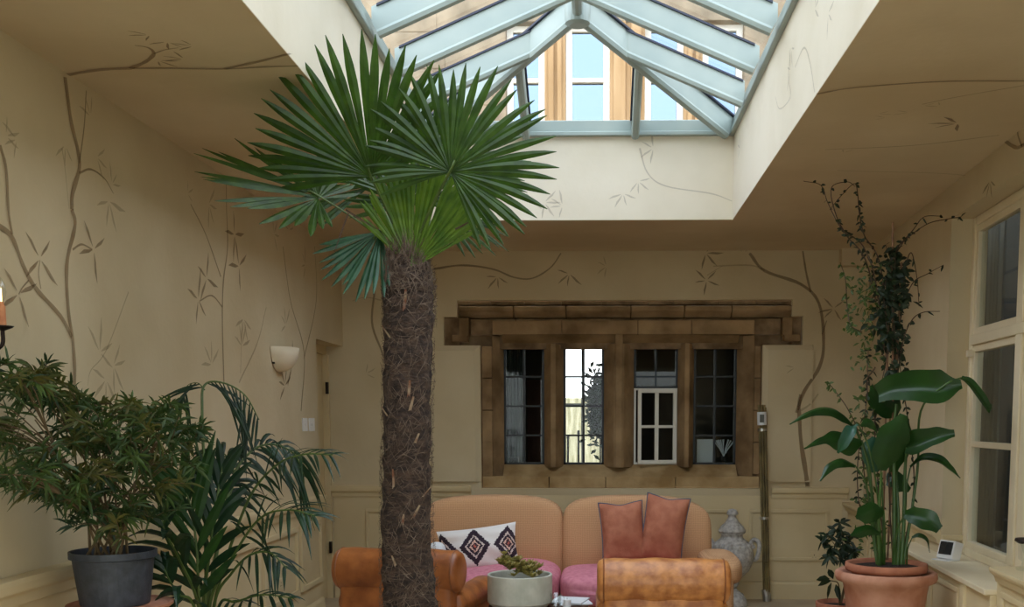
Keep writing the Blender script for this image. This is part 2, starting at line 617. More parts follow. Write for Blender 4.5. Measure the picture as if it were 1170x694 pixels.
# back wall: plaster (one layer) with a stepped hole round the old stone window
PT = 0.06
hy = lambda x, y: (at(x, y, D).x, at(x, y, D).z)
xa, za = hy(507, 395)
xb, zb = hy(522, 362)
_, zt = hy(600, 343)
xc, _ = hy(549, 450)
xd, _ = hy(871, 450)
xe, _ = hy(917, 395)
xf, _ = hy(905, 362)
_, zbot = hy(700, 558.5)
m = MB()
Yb = D + PT
m.box(-2.5, D, 0, xc, Yb, za).box(-2.5, D, za, xa, Yb, ZC).box(xa, D, zb, xb, Yb, ZC)
m.box(xb, D, zt, xf, Yb, ZC).box(xf, D, zb, xe, Yb, ZC).box(xe, D, za, 2.6, Yb, ZC)
m.box(xd, D, 0, 2.6, Yb, za).box(xc, D, 0, xd, Yb, zbot)
wb = struct(m.build('wall_back', M['plaster']))
# sloped plaster edges beside the stone (raised patches)
m = MB()
for xA, xB, sgn in ((xc - 0.42, xc, 1), (xd, xd + 0.42, -1)):
    zA, zB = 1.02, za
    q = [V((xA, D, zA)), V((xB, D, zA)), V((xB, D, zB)), V((xA, D, zB))]
    ins = 0.045
    p_ = [V((xA + (ins if sgn < 0 else 0), D - 0.03, zA)), V((xB - (ins if sgn > 0 else 0), D - 0.03, zA)), V((xB - (ins if sgn > 0 else 0), D - 0.03, zB - ins)), V((xA + (ins if sgn < 0 else 0), D - 0.03, zB - ins))]
    m.add(q + p_, [(7, 6, 5, 4), (0, 4, 5, 1), (1, 5, 6, 2), (2, 6, 7, 3), (3, 7, 4, 0)])
struct(m.build('trim_6', M['plaster']))

# ------------------------------------------------ old stone mullioned window
Ys = D + 0.075          # stone face
Yg = D + 0.27           # glass plane
LX = [(576, 622), (644, 690), (724, 774), (792, 841)]
LZ = (397, 531)
win = empty('window_1', ((xs0 + xs1) / 2, Ys, zbot), 'old sandstone four-light mullioned window')
tag(win, kind='structure')


def X_(px, Y):
    return at(px, 460, Y).x


lx = [(X_(a, Yg), X_(b, Yg)) for a, b in LX]
z0 = at(700, LZ[1], Yg).z
z1 = at(700, LZ[0], Yg).z
ch = 0.09


def mull(mb, a, b, fa, fb):
    """stone upright: back edges a..b, front edges fa..fb"""
    mb.prism([(a, Yg + 0.1, z0 - 0.02), (a, Yg - 0.03, z0 - 0.02), (fa, Ys + 0.02, z0 - 0.02), (fb, Ys + 0.02, z0 - 0.02), (b, Yg - 0.03, z0 - 0.02), (b, Yg + 0.1, z0 - 0.02)], (0, 0, z1 - z0 + 0.04))


fx0, fx1 = X_(563, Ys), X_(861, Ys)
fz1 = at(700, 383, Ys).z
fz0 = at(700, 545, Ys).z
m = MB()
mid = [((lx[i][1] + lx[i + 1][0]) / 2) for i in range(3)]
mull(m, lx[0][1], lx[1][0], mid[0] - 0.022, mid[0] + 0.022)
mm = m.build('mullion', M['stone'], win, bevel=0.008)
m = MB()
mull(m, lx[1][1], lx[2][0], mid[1] - 0.045, mid[1] + 0.04)
m.box(mid[1] - 0.035, Ys - 0.01, z0 - 0.02, mid[1] + 0.03, Ys + 0.03, z1 + 0.1)
m.build('mullion', M['stone'], win, bevel=0.008)
m = MB()
mull(m, lx[2][1], lx[3][0], mid[2] - 0.02, mid[2] + 0.02)
m.build('mullion', M['stone'], win, bevel=0.008)
# jambs, head, sill with splayed faces
m = MB()
yy = Yg + 0.1
m.prism([(fx0, yy, fz0), (fx0, Ys, fz0), (lx[0][0], Yg - 0.03, fz0), (lx[0][0], yy, fz0)], (0, 0, fz1 - fz0))
m.prism([(fx1, yy, fz0), (lx[3][1], yy, fz0), (lx[3][1], Yg - 0.03, fz0), (fx1, Ys, fz0)], (0, 0, fz1 - fz0))
m.prism([(lx[0][0], yy, fz1), (lx[0][0], Ys, fz1), (lx[0][0], Yg - 0.03, z1), (lx[0][0], yy, z1)], (lx[3][1] - lx[0][0], 0, 0))
m.build('splayed_reveal', M['stone'], win, bevel=0.006)
# face blocks round the lights
m = MB()
g = 0.003


def blocks(mb, x0, x1, za_, zb_, n, y, jit=0.006):
    xs = [x0 + (x1 - x0) * (i / n) + (R.uniform(-.25, .25) * (x1 - x0) / n if 0 < i < n else 0) for i in range(n + 1)]
    for i in range(n):
        mb.box(xs[i] + g, y - R.uniform(0, jit), za_ + g, xs[i + 1] - g, y + 0.12, zb_ - g)


blocks(m, xc + 0.005, fx0, zbot, zbot + 0.45, 1, Ys)
for k in range(4):
    zz = zbot + 0.12 + k * (za - zbot - 0.12) / 4
    zz2 = zbot + 0.12 + (k + 1) * (za - zbot - 0.12) / 4
    blocks(m, xc + 0.003, fx0, zz, zz2, 1, Ys - 0.004)
    blocks(m, fx1, xd - 0.003, zz, zz2, 1, Ys - 0.004)
ms = MB()
blocks(ms, xc + .003, xd - .003, zbot, fz0 + 0.005, 4, Ys - 0.004)
ms.prism([(lx[0][0], yy, fz0 - .02), (lx[0][0], yy, z0), (lx[0][0], Yg - 0.03, z0), (lx[0][0], Ys - .002, fz0)], (lx[3][1] - lx[0][0], 0, 0))
ms.build('sill_stone', M['stonel'], win, bevel=0.006)
blocks(m, fx0, fx1, fz1, at(700, 366, Ys).z, 4, Ys - 0.006, 0.01)
m.build('stone_blocks', M['stone'], win, bevel=0.006)
# hood mould: upper course, roll, dropped ends
m = MB()
hz = lambda y: at(700, y, Ys).z
blocks(m, xb, xf, hz(349), zt, 9, Ys - 0.0, 0.012)
m.build('rubble_course', M['stoned'], win, bevel=0.006)
m = MB()
zh0, zh1 = hz(363.5), hz(350)
hx0, hx1 = X_(526, Ys), X_(903, Ys)
prof = [(0.09, zh0), (0.03, zh0 + 0.005), (0.0, zh0 + 0.03), (-0.05, zh0 + 0.055), (-0.055, zh1 - 0.01), (-0.03, zh1), (0.09, zh1)]
nb = 6
xs = [hx0 + (hx1 - hx0) * i / nb + (R.uniform(-.08, .08) if 0 < i < nb else 0) for i in range(nb + 1)]
for i in range(nb):
    m.prism([(xs[i] + g, Ys + a, b) for a, b in prof], (xs[i + 1] - xs[i] - 2 * g, 0, 0))
for sx in (-1, 1):
    xe_ = hx0 if sx < 0 else hx1
    w_ = 0.085
    a = xe_ if sx < 0 else xe_ - w_
    m.box(a, Ys - 0.05, hz(384), a + w_, Ys + 0.09, zh0)
    a2 = xe_ - 0.06 if sx < 0 else xe_ - 0.07
    m.box(a2, Ys - 0.052, hz(391), a2 + 0.135, Ys + 0.09, hz(383))
m.build('hood_mould', M['stone'], win, bevel=0.008)
m = MB()
blocks(m, hx0 + 0.09, hx1 - 0.09, hz(383), hz(364), 7, Ys + 0.005, 0.012)
for sx in (-1, 1):
    a, b = (xa, hx0) if sx < 0 else (hx1, xe)
    m.box(a, Ys, za, b, Ys + .1, hz(364))
    a, b = (xb, hx0) if sx < 0 else (hx1, xf)
    m.box(a, Ys, hz(364), b, Ys + .1, hz(350))
m.build('rubble_course', M['stoned'], win, bevel=0.006)
m = MB().box(xa - .02, Ys + 0.11, za - 0.02, xe + .02, Ys + 0.16, zt + .02)
m.box(xc - .02, Ys + .11, zbot - .02, fx0 + 0.01, Ys + .16, za).box(fx1 - 0.01, Ys + .11, zbot - .02, xd + .02, Ys + .16, za)
m.box(fx0, Ys + .11, zbot - .02, fx1, Ys + .16, fz0 - .03)
m.build('mortar_bed', M['stoned'], win)
# leaded lights
for i, (a, b) in enumerate(lx):
    lead = MB()
    t = 0.008
    zb_ = z0
    if i == 2:
        zb_ = at(700, 444, Yg).z
    lead.box(a, Yg - .012, zb_, a + 0.02, Yg + .012, z1).box(b - 0.02, Yg - .012, zb_, b, Yg + .012, z1)
    lead.box(a, Yg - .012, zb_, b, Yg + .012, zb_ + 0.018).box(a, Yg - .012, z1 - 0.018, b, Yg + .012, z1)
    cxm = (a + b) / 2
    lead.box(cxm - 0.009, Yg - .01, zb_, cxm + 0.009, Yg + .01, z1)
    for k in (1, 2, 3):
        zz = z0 + (z1 - z0) * k / 4
        if zz > zb_ + .03:
            lead.box(a, Yg - .009, zz - t, b, Yg + .009, zz + t)
    lo = lead.build('leaded_light', M['lead'], win)
    MB().box(a, Yg - 0.002, zb_, b, Yg + 0.002, z1).build('pane', M['glass'], lo)
# white casement standing ajar in the third light
a, b = lx[2]
ct = at(700, 444, Yg).z
cas = MB()
w = b - a


def sash(mb, x0, x1, za_, zb_, y, fwd=0.022, st=0.028, bars=True):
    mb.box(x0, y - fwd, za_, x0 + st, y, zb_).box(x1 - st, y - fwd, za_, x1, y, zb_)
    mb.box(x0 + st, y - fwd, za_, x1 - st, y, za_ + st).box(x0 + st, y - fwd, zb_ - st, x1 - st, y, zb_)


outer = MB()
sash(outer, a + 0.002, b - 0.002, z0, ct, Yg + 0.01, 0.03, 0.018)
oo = outer.build('casement_frame', M['white'], win, bevel=0.003)
hinge = V((b - 0.015, Yg - 0.03, z0))
sa = MB()
ws = w - 0.035
ang = math.radians(14)
rot = Matrix.Rotation(ang, 3, 'Z')
tmp = MB()
sash(tmp, -ws, 0, z0 + 0.012, ct - 0.012, 0, 0.026, 0.03)
tmp.box(-ws / 2 - 0.022, -0.02, z0 + 0.03, -ws / 2 + 0.012, -0.004, ct - 0.03)
zm = (z0 + ct) / 2
tmp.box(-ws + 0.02, -0.02, zm - 0.012, -0.02, -0.004, zm + 0.012)
tmp.v = [V((hinge.x, hinge.y, 0)) + rot @ q for q in tmp.v]
so = tmp.build('casement', M['white'], win, bevel=0.003)
tmp = MB().box(-ws + .02, -0.012, z0 + .03, -0.02, -0.009, ct - .03)
tmp.v = [V((hinge.x, hinge.y, 0)) + rot @ q for q in tmp.v]
tmp.build('pane', M['glass'], so)

# ------------------------------------------------ right wall with its casement window
YW = 6.6                                   # far reveal
YN = 3.2                                   # near reveal
ZH = 2.765
ZL = 0.715
wdir = V((0.054, 1, 0)).normalized()
wout = V((-1, 0.054, 0)).normalized()


def rb(mb, y0, y1, d0, d1, za_, zb_):
    """box in the right wall's own frame; d = depth behind the wall face"""
    q = []
    for z in (za_, zb_):
        for (y, d) in ((y0, d0), (y0, d1), (y1, d1), (y1, d0)):
            q.append(V((Xu(y) + d, y, z)))
    mb.add(q, [(3, 2, 1, 0), (4, 5, 6, 7), (0, 1, 5, 4), (1, 2, 6, 5), (2, 3, 7, 6), (3, 0, 4, 7)])


m = MB()
rb(m, YW, D + .1, 0, 0.215, 0, ZC)
rb(m, YN, YW, 0, 0.215, ZH, ZC)
rb(m, YN, YW, 0, 0.215, 0, ZL - 0.03)
rb(m, NEAR, YN, 0, 0.215, 0, ZC)
wr = struct(m.build('wall_right', M['plaster']))
# beam in the far right corner below the ceiling
m = MB().box(2.02, 9.0, 2.83, 2.27, D, ZC)
struct(m.build('trim_7', M['ceil']))
m = MB()
dF = 0.128                                 # window frame depth
rb(m, YW - 0.05, YW, dF, dF + 0.08, ZL, ZH)
rb(m, YN, YN + 0.07, dF, dF + 0.08, ZL, ZH)
rb(m, YN + .07, YW - .07, dF, dF + 0.08, ZH - 0.05, ZH)
rb(m, YN + .07, YW - .07, dF, dF + 0.08, ZL, ZL + 0.05)
mulls = [(5.645, 5.74), (4.98, 5.12), (4.2, 4.34)]
TZ0, TZ1 = 2.0, 2.06
for a, b in mulls:
    rb(m, a, b, dF - 0.004, dF + 0.06, ZL + .05, ZH - .05)
rb(m, YN + .07, YW - .07, dF - 0.01, dF + 0.085, TZ0, TZ1)
w2 = m.build('window_2', M['wframe'], bevel=0.006)
tag(w2, 'cream painted casement window over the deep sill', kind='structure')
opens = [(5.74, YW - 0.05), (5.12, 5.645), (4.34, 4.98), (YN + .07, 4.2)]
for a, b in opens:
    for za_, zb_, nb_ in ((ZL + 0.05, TZ0, 1), (TZ1, ZH - 0.05, 0)):
        s_ = MB()
        d0, d1 = dF + 0.01, dF + 0.055
        st = 0.042
        rb(s_, a, a + st, d0, d1, za_, zb_)
        rb(s_, b - st, b, d0, d1, za_, zb_)
        rb(s_, a + st, b - st, d0, d1, za_, za_ + st)
        rb(s_, a + st, b - st, d0, d1, zb_ - st, zb_)
        if nb_:
            rb(s_, a + st, b - st, d0, d1, 1.385, 1.42)
        so = s_.build('casement', M['wframe'], w2, bevel=0.004)
        gl = MB()
        rb(gl, a + st - .01, b - st + .01, dF + 0.03, dF + 0.034, za_ + st - .01, zb_ - st + .01)
        gl.build('pane', M['glass'], so)
m = MB()
rb(m, YW - 0.085, YW - 0.055, dF - 0.03, dF + 0.01, 1.93, 1.97)
m.build('hinge', M['wframe'], w2, bevel=0.003)
# painted boarded panel filling the lower part of the second light
m = MB()
rb(m, 4.98, 5.52, dF - 0.03, dF + 0.004, ZL + 0.05, 1.99)
struct(m.build('trim_8', M['wframe'], bevel=0.004))
# dado block under / beyond the window
m = MB()


def rw(mb, y0, y1, d0, d1, za_, zb_):
    q = []
    for z in (za_, zb_):
        for (y, d) in ((y0, d0), (y0, d1), (y1, d1), (y1, d0)):
            q.append(V((Xw(y) + d, y, z)))
    mb.add(q, [(3, 2, 1, 0), (4, 5, 6, 7), (0, 1, 5, 4), (1, 2, 6, 5), (2, 3, 7, 6), (3, 0, 4, 7)])


rw(m, 5.2, D, 0.02, 0.2, 0, ZL - 0.03)
rw(m, 7.25, D, 0.02, 0.2, ZL - 0.03, 0.80)
rw(m, NEAR, 5.2, 0.05, 0.34, 0, 0.80)
# panel mouldings on the block face
for y0, y1 in ((8.2, 8.95), (7.3, 8.1), (6.4, 7.2), (5.72, 6.3)):
    A, B = (Xw(y0) + 0.02, y0), (Xw(y1) + 0.02, y1)
    frame(m, A, B, 0.25, 0.64, (-1, 0.054, 0), 0.03, 0.014)
for y0, y1 in ((4.3, 5.1), (3.3, 4.2)):
    frame(m, (Xw(y0) + 0.05, y0), (Xw(y1) + 0.05, y1), 0.25, 0.72, (-1, 0.054, 0), 0.03, 0.014)
m.box(Xw(5.65) - 0.0, 5.6, 0, Xw(5.65) + 0.05, 5.66, ZL - .03)
blk = struct(m.build('trim_9', M['panel'], bevel=0.004))
# rails
m = MB()
P = [(0, -0.06), (0.02, -0.06), (0.03, -0.03), (0.05, -0.012), (0.055, 0), (0.055, 0.015), (0.0, 0.02)]
P2 = P[:-2] + [(0.055, 0.015), (-0.2, 0.02), (-0.2, -0.06)]
P2 = [(-0.19, -0.03), (0, -0.06), (0.02, -0.06), (0.03, -0.03), (0.05, -0.012), (0.055, 0), (0.055, 0.015), (-0.19, 0.02)]
run(m, P2, (Xw(7.25) + 0.02, 7.25), (Xw(D) + 0.02, D), (-1, 0.054, 0), 0.83)
run(m, P, (Xu(YW), YW), (Xu(7.25), 7.25), (-1, 0.054, 0), 0.84)
run(m, P2, (Xw(2.0) + 0.05, 2.0), (Xw(5.16) + 0.05, 5.16), (-1, 0.054, 0), 0.82)
m.box(Xu(YW) - 0.0, YW - 0.03, 0.80, Xu(YW) + dF, YW, 0.835)
struct(m.build('trim_10', M['panel'], bevel=0.003))
# deep sill board
m = MB()
zs_ = ZL - 0.03
m.prism([(Xw(5.2) - .012, 5.2, zs_), (Xu(5.2) + dF + .05, 5.2, zs_), (Xu(YW) + dF + .05, YW, zs_), (Xu(YW) + .01, YW, zs_), (Xu(7.25) + .01, 7.25, zs_), (Xw(7.25) - .012, 7.25, zs_)], (0, 0, .03))
struct(m.build('trim_11', M['wframe'], bevel=0.006))

# wall behind the viewer with tall garden doors
m = MB()
m.box(-3.0, NEAR - 0.2, 0, -2.0, NEAR, ZC).box(1.6, NEAR - 0.2, 0, 3.0, NEAR, ZC).box(-2.0, NEAR - 0.2, 2.5, 1.6, NEAR, ZC)
struct(m.build('wall_front', M['plaster']))
m = MB()
for x in (-2.0, -0.8, 0.4, 1.54):
    m.box(x, NEAR - 0.12, 0, x + 0.06, NEAR - 0.05, 2.5)
m.box(-2.0, NEAR - 0.12, 2.44, 1.6, NEAR - 0.05, 2.5).box(-2.0, NEAR - 0.12, 0, 1.6, NEAR - 0.05, 0.12)
w3 = m.build('door_2', M['wframe'])
tag(w3, 'glazed garden doors', kind='structure')
MB().box(-2.0, NEAR - 0.09, 0.1, 1.6, NEAR - 0.086, 2.46).build('pane', M['glass'], w3)

# ------------------------------------------------ roof light
rx = (OX0 + OX1) / 2
hw = (OX1 - OX0) / 2
ZE = ZS + 0.10                    # glass line at the eaves
RISE = 0.46
YA = OY1 - hw                     # hip apex
ZA = ZE + RISE
m = MB()
fwid = 0.055
for (x0, y0, x1, y1) in ((OX0 - 0.06, OY0, OX0 + fwid * .6, OY1 + .06), (OX1 - fwid * .6, OY0, OX1 + 0.06, OY1 + .06), (OX0 - .06, OY1 - fwid * .6, OX1 + .06, OY1 + 0.06), (OX0 - .06, OY0 - .06, OX1 + .06, OY0 + fwid)):
    m.box(x0, y0, ZS - 0.012, x1, y1, ZS + 0.02)
for (x0, y0, x1, y1) in ((OX0 - 0.06, OY0, OX0 + .012, OY1 + .06), (OX1 - .012, OY0, OX1 + 0.06, OY1 + .06), (OX0 - .06, OY1 - .012, OX1 + .06, OY1 + 0.06), (OX0 - .06, OY0 - .06, OX1 + .06, OY0 + .012)):
    m.box(x0, y0, ZS + 0.02, x1, y1, ZE)
rl = m.build('window_3', M['rafter'], bevel=0.006)
tag(rl, 'pale blue-green painted hipped roof light', kind='structure')


def rafter(name, A, B, w=0.045, d=0.14, lip=True):
    """member below the glass line from eave point A to upper point B"""
    A, B = V(A), V(B)
    T = (B - A)
    hor = V((T.x, T.y, 0)).normalized()
    S = V((-hor.y, hor.x, 0))
    mb = MB()
    dn = V((0, 0, -d))
    inner = 0.10
    A2 = A + T.normalized() * 0.04
    pts = []
    for q, dd in ((A2, 0.55), (A + T * 0.06, 1.0), (B, 1.0)):
        for s_ in (-1, 1):
            pts.append(q + S * (s_ * w / 2))
            pts.append(q + S * (s_ * w / 2) + dn * dd)
    fs = []
    for i in (0, 1):
        b = i * 4
        fs += [(b, b + 4, b + 5, b + 1), (b + 2, b + 3, b + 7, b + 6), (b, b + 2, b + 6, b + 4), (b + 1, b + 5, b + 7, b + 3)]
    fs += [(0, 1, 3, 2), (8, 10, 11, 9)]
    mb.add(pts, fs)
    # nosing along the bottom edge
    n0, n1 = A + T * 0.06 + dn, B + dn
    mb.tube([n0, n1], w * 0.62, 8)
    return mb.build(name, M['rafter'], rl, bevel=0)


def gasket(A, B, w=0.02):
    mb = MB()
    A, B = V(A), V(B)
    T = B - A
    hor = V((T.x, T.y, 0)).normalized()
    S = V((-hor.y, hor.x, 0))
    q = []
    for P_ in (A, B):
        for s_ in (-1, 1):
            for z in (-0.012, 0.0):
                q.append(P_ + S * (s_ * w) + V((0, 0, z)))
    mb.add(q, [(0, 1, 3, 2), (4, 6, 7, 5), (0, 2, 6, 4), (1, 5, 7, 3), (0, 4, 5, 1), (2, 3, 7, 6)])
    return mb


apex = V((rx, YA, ZA))
near = V((rx, OY0 + hw, ZA))
gk = MB()
for c in ((OX0, OY1, ZE), (OX1, OY1, ZE)):
    rafter('hip_rafter', c, apex, 0.05, 0.15)
    gk.add(gasket(c, apex, 0.045).v, gasket(c, apex).f)
for c in ((OX0, OY0, ZE), (OX1, OY0, ZE)):
    rafter('hip_rafter', c, near, 0.05, 0.15)
    gk.add(gasket(c, near).v, gasket(c, near).f)
yr = []
y = 6.93
while y > OY0 + 0.3:
    yr.append(y)
    y -= 0.62
for y in yr:
    for sx in (-1, 1):
        xe_ = rx + sx * hw
        k = 1.0
        if y > YA:
            k = (OY1 - y) / hw
        if y < OY0 + hw:
            k = min(k, (y - OY0) / hw)
        B = V((xe_ + (rx - xe_) * k, y, ZE + RISE * k))
        rafter('rafter', (xe_, y, ZE), B)
        E_ = V((xe_, y, ZE)).lerp(B, .06)
        gk.add(gasket(E_, B, 0.034).v, gasket(E_, B).f)
for dx in (-0.385, 0.385):
    x = rx + dx
    k = 1 - abs(dx) / hw
    B = V((x, OY1 - hw * k, ZE + RISE * k))
    rafter('rafter', (x, OY1, ZE), B)
    gk.add(gasket((x, OY1, ZE), B, 0.036).v, gasket((x, OY1, ZE), B).f)
gk.build('glazing_gasket', M['gasket'], rl)
m = MB().box(rx - 0.03, OY0 + hw, ZA - 0.15, rx + 0.03, YA, ZA + 0.03)
m.tube([(rx, OY0 + hw, ZA - 0.15), (rx, YA, ZA - 0.15)], 0.033, 10)
m.build('ridge_beam', M['rafter'], rl, bevel=0.004)
m = MB().lathe([(0.0, -0.215), (0.05, -0.215), (0.075, -0.20), (0.078, -0.15), (0.078, 0.0)], (rx, YA - 0.03, ZA), 24)
m.build('boss', M['rafter'], rl, smooth=False)
# glass slopes
gz = 0.006
for poly in ([(OX0, OY0, ZE), (OX0, OY1, ZE), apex, near], [(OX1, OY1, ZE), (OX1, OY0, ZE), near, apex], [(OX0, OY1, ZE), (OX1, OY1, ZE), apex], [(OX1, OY0, ZE), (OX0, OY0, ZE), near]):
    mb = MB()
    q = [V(t) + V((0, 0, gz)) for t in poly]
    n = len(q)
    mb.add(q + [t + V((0, 0, 0.006)) for t in q], [tuple(range(n)), tuple(range(n, 2 * n))[::-1]])
    mb.f = mb.f[:1]
    mb.build('pane', M['roofglass'], rl)

# ------------------------------------------------ house facade seen through the roof light
YF = D + 0.12
fx = lambda px: at(px, 80, YF).x
fz = lambda py: at(700, py, YF).z
wins = [(578, 622), (646, 697), (737, 782), (803, 850)]
zt_, zb2 = fz(24), fz(175)
xsL = [(fx(a), fx(b)) for a, b in wins]
m = MB()
m.box(-6, YF, ZC + 0.25, xsL[0][0], YF + 0.3, 8).box(xsL[3][1], YF, ZC + .25, 6, YF + 0.3, 8)
m.box(xsL[0][0], YF, zt_, xsL[3][1], YF + 0.3, 8).box(xsL[0][0], YF, ZC + 0.25, xsL[3][1], YF + 0.3, zb2)
# stone courses standing slightly proud
for r_ in range(12):
    z_ = 3.3 + r_ * 0.3
    x_ = -5.5 + (r_ % 2) * 0.3
    while x_ < 5:
        w_ = R.uniform(0.45, 0.8)
        if not (x_ + w_ > xsL[0][0] - .05 and x_ < xsL[3][1] + .05 and zb2 - .25 < z_ < zt_ + .02) and not (x_ + w_ > xsL[0][0] and x_ < xsL[3][1] and z_ < zb2):
            m.box(x_, YF - R.uniform(0.004, 0.018), z_, x_ + w_ - 0.012, YF + 0.01, z_ + 0.288)
        x_ += w_
fac = m.build('wall_facade', M['facade'], bevel=0.006)
struct(fac)
m = MB()
for i in range(3):
    a, b = xsL[i][1], xsL[i + 1][0]
    m.box(a, YF + 0.02, zb2, b, YF + 0.25, zt_)
    m.box(a + 0.03, YF - 0.01, zb2, a + (b - a) * .45, YF + 0.03, zt_)
    m.box(a + (b - a) * .6, YF - 0.01, zb2, b - 0.03, YF + 0.03, zt_)
m.build('mullion', M['facadem'], fac, bevel=0.01)
w4 = empty('window_4', (0, YF + .1, zb2), 'upstairs window of the house above the far wall')
tag(w4, kind='structure')
for a, b in xsL:
    s_ = MB()
    yq = YF + 0.10
    st = 0.055
    s_.box(a, yq, zb2, a + st, yq + .05, zt_).box(b - st, yq, zb2, b, yq + .05, zt_)
    s_.box(a + st, yq, zt_ - 0.05, b - st, yq + .05, zt_).box(a + st, yq, zb2, b - st, yq + .05, zb2 + st)
    s_.box(a + st, yq - .01, fz(90), b - st, yq + .045, fz(85))
    so = s_.build('sash', M['white'], w4, bevel=0.003)
    MB().box(a + st, yq + .03, zb2, b - st, yq + .034, zt_).build('pane', M['facpane'], so)

# ------------------------------------------------ room beyond the stone window
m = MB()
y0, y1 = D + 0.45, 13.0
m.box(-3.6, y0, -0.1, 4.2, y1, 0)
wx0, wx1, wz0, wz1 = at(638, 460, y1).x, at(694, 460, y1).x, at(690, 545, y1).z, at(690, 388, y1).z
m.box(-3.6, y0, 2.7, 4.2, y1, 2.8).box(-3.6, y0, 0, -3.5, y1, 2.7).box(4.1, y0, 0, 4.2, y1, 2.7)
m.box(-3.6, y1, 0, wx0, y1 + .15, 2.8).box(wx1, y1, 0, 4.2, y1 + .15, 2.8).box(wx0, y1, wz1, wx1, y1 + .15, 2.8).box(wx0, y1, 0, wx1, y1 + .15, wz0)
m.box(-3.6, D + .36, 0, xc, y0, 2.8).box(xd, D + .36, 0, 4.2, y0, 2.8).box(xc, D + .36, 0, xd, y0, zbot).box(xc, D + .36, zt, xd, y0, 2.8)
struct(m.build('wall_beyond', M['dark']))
m = MB()
zq = [at(690, q, y1).z for q in (415, 463)]
m.box(wx0, y1 + .03, zq[1] - .02, wx1, y1 + .07, zq[1] + .02).box((wx0 + wx1) / 2 - .02, y1 + .03, wz0, (wx0 + wx1) / 2 + .02, y1 + .07, wz1)
w5 = m.build('window_5', M['white'])
struct(w5)
m = MB().box(-4, 17.0, -0.1, 4, 17.1, 1.9)
struct(m.build('wall_garden', M['garden']))
m = MB().box(-30, 13.2, -0.2, 30, 40, -0.1).box(-30, -30, -0.2, 30, NEAR - 0.2, -0.1)
struct(m.build('ground', M['paving']))
# curtains, door, papers and plant glimpsed beyond
m = MB()
n = 60
xA, xB = at(560, 460, 10.2).x, at(599, 460, 10.2).x
vs = []
for k in range(n + 1):
    x = xA + (xB - xA) * k / n
    yk = 10.2 + 0.03 * math.sin(k * 1.1)
    vs += [(x, yk, 0.5), (x, yk, 2.4), (x, yk + .006, 2.4), (x, yk + .006, 0.5)]
m.add(vs, [(4 * k, 4 * k + 4, 4 * k + 5, 4 * k + 1) for k in range(n)] + [(4 * k + 3, 4 * k + 2, 4 * k + 6, 4 * k + 7) for k in range(n)])
tag(m.build('curtain', M['curtaind'], smooth=True), 'grey curtain hanging behind the first stone light from the palm', 'curtain')
pA, pB = at(607, 440, 12).x, at(618, 440, 12).x
m = MB().box(pA - .05, 12.0, 0.0, pB, 12.06, 2.0)
m.box(pA, 11.99, 0.3, pB - 0.06, 12.0, 0.9).box(pA, 11.99, 1.05, pB - .06, 12.0, 1.85)
tag(m.build('wooden_screen', M['brown'], bevel=.005), 'brown wooden screen standing in the room behind the leaded window', 'screen')
hp = empty('house_plant', (at(686, 500, 10.3).x, 10.3, 0), 'dark leafy plant silhouetted against the bright second light', 'plant')
m = MB()
c0 = at(683, 465, 10.3)
for k in range(520):
    d = V((R.gauss(0, 1), R.gauss(0, .6), R.gauss(0, 1.7)))
    q = c0 + V((d.x * .055, d.y * .05, d.z * .10)) + V((0.02, 0, 0))
    t = V((R.uniform(-1, .6), R.uniform(-.4, .4), R.uniform(-.6, .8))).normalized()
    m.blade([q, q + t * .04, q + t * .08], [0.006, 0.045, 0.002], t.orthogonal(), .2)
m.build('foliage', M['vine'], hp)
MB().tube([at(686, 560, 10.3), at(686, 480, 10.3)], 0.01, 6).build('stem', M['twig'], hp)
z_ = at(686, 572, 10.3).z
MB().lathe([(0.07, 0.0), (0.1, z_), (0.085, z_), (0.08, z_ - .02)], (at(686, 500, 10.3).x, 10.3, 0), 20).build('pot', M['soil'], hp)
for px in (649, 661):
    p_ = at(px, 531, 9.75)
    q_ = at(px, 492 if px > 655 else 497, 9.75)
    o = MB().lathe([(0.035, 0), (0.035, .01), (0.01, .02), (0.01, q_.z - p_.z - .04), (0.014, q_.z - p_.z - .03), (0.011, q_.z - p_.z)], p_, 12).build('candlestick', M['iron'])
    tag(o, 'black candlestick on the ledge of the second light, ' + ('next to the plant' if px > 655 else 'next to the mullion'), 'candlestick', 'candlesticks on the inner ledge')
m = MB().box(X_(560, 9.75), 9.58, z0 - 0.05, X_(850, 9.75), 9.95, z0 - 0.004)
# inner ledge
struct(m.build('trim_12', M['dark']))
pz = z0 - 0.003
a, b = X_(797, 9.7), X_(817, 9.7)
tag(MB().box(a, 9.70, pz, b, 9.705, pz + 0.22).build('paper_sheet', M['paper']), 'white sheet propped inside the last stone light', 'paper')
a, b = X_(818, 9.75), X_(838, 9.75)
vm = empty('glass_vase', ((a + b) / 2, 9.78, pz), 'pale feathery flowers in a vase inside the last stone light', 'vase')
MB().lathe([(0.03, 0), (0.035, .04), (0.02, .08), (0.03, .1)], ((a + b) / 2, 9.78, pz), 16).build('vase_body', M['clear'], vm)
m = MB()
for k in range(16):
    t = V((R.uniform(-.6, .6), R.uniform(-.3, .3), 1)).normalized()
    q = V(((a + b) / 2, 9.78, pz + .06))
    m.tube([q, q + t * .08, q + t * .16 + V((t.x * .03, 0, 0))], [.002, .004, .006], 5)
m.build('flowers', M['paper'], vm)
tag(MB().box(X_(581, 9.7), 9.66, pz, X_(592, 9.7), 9.76, pz + 0.055).build('small_box', M['lead'], bevel=.004), 'small dark box on the ledge of the first stone light', 'box')
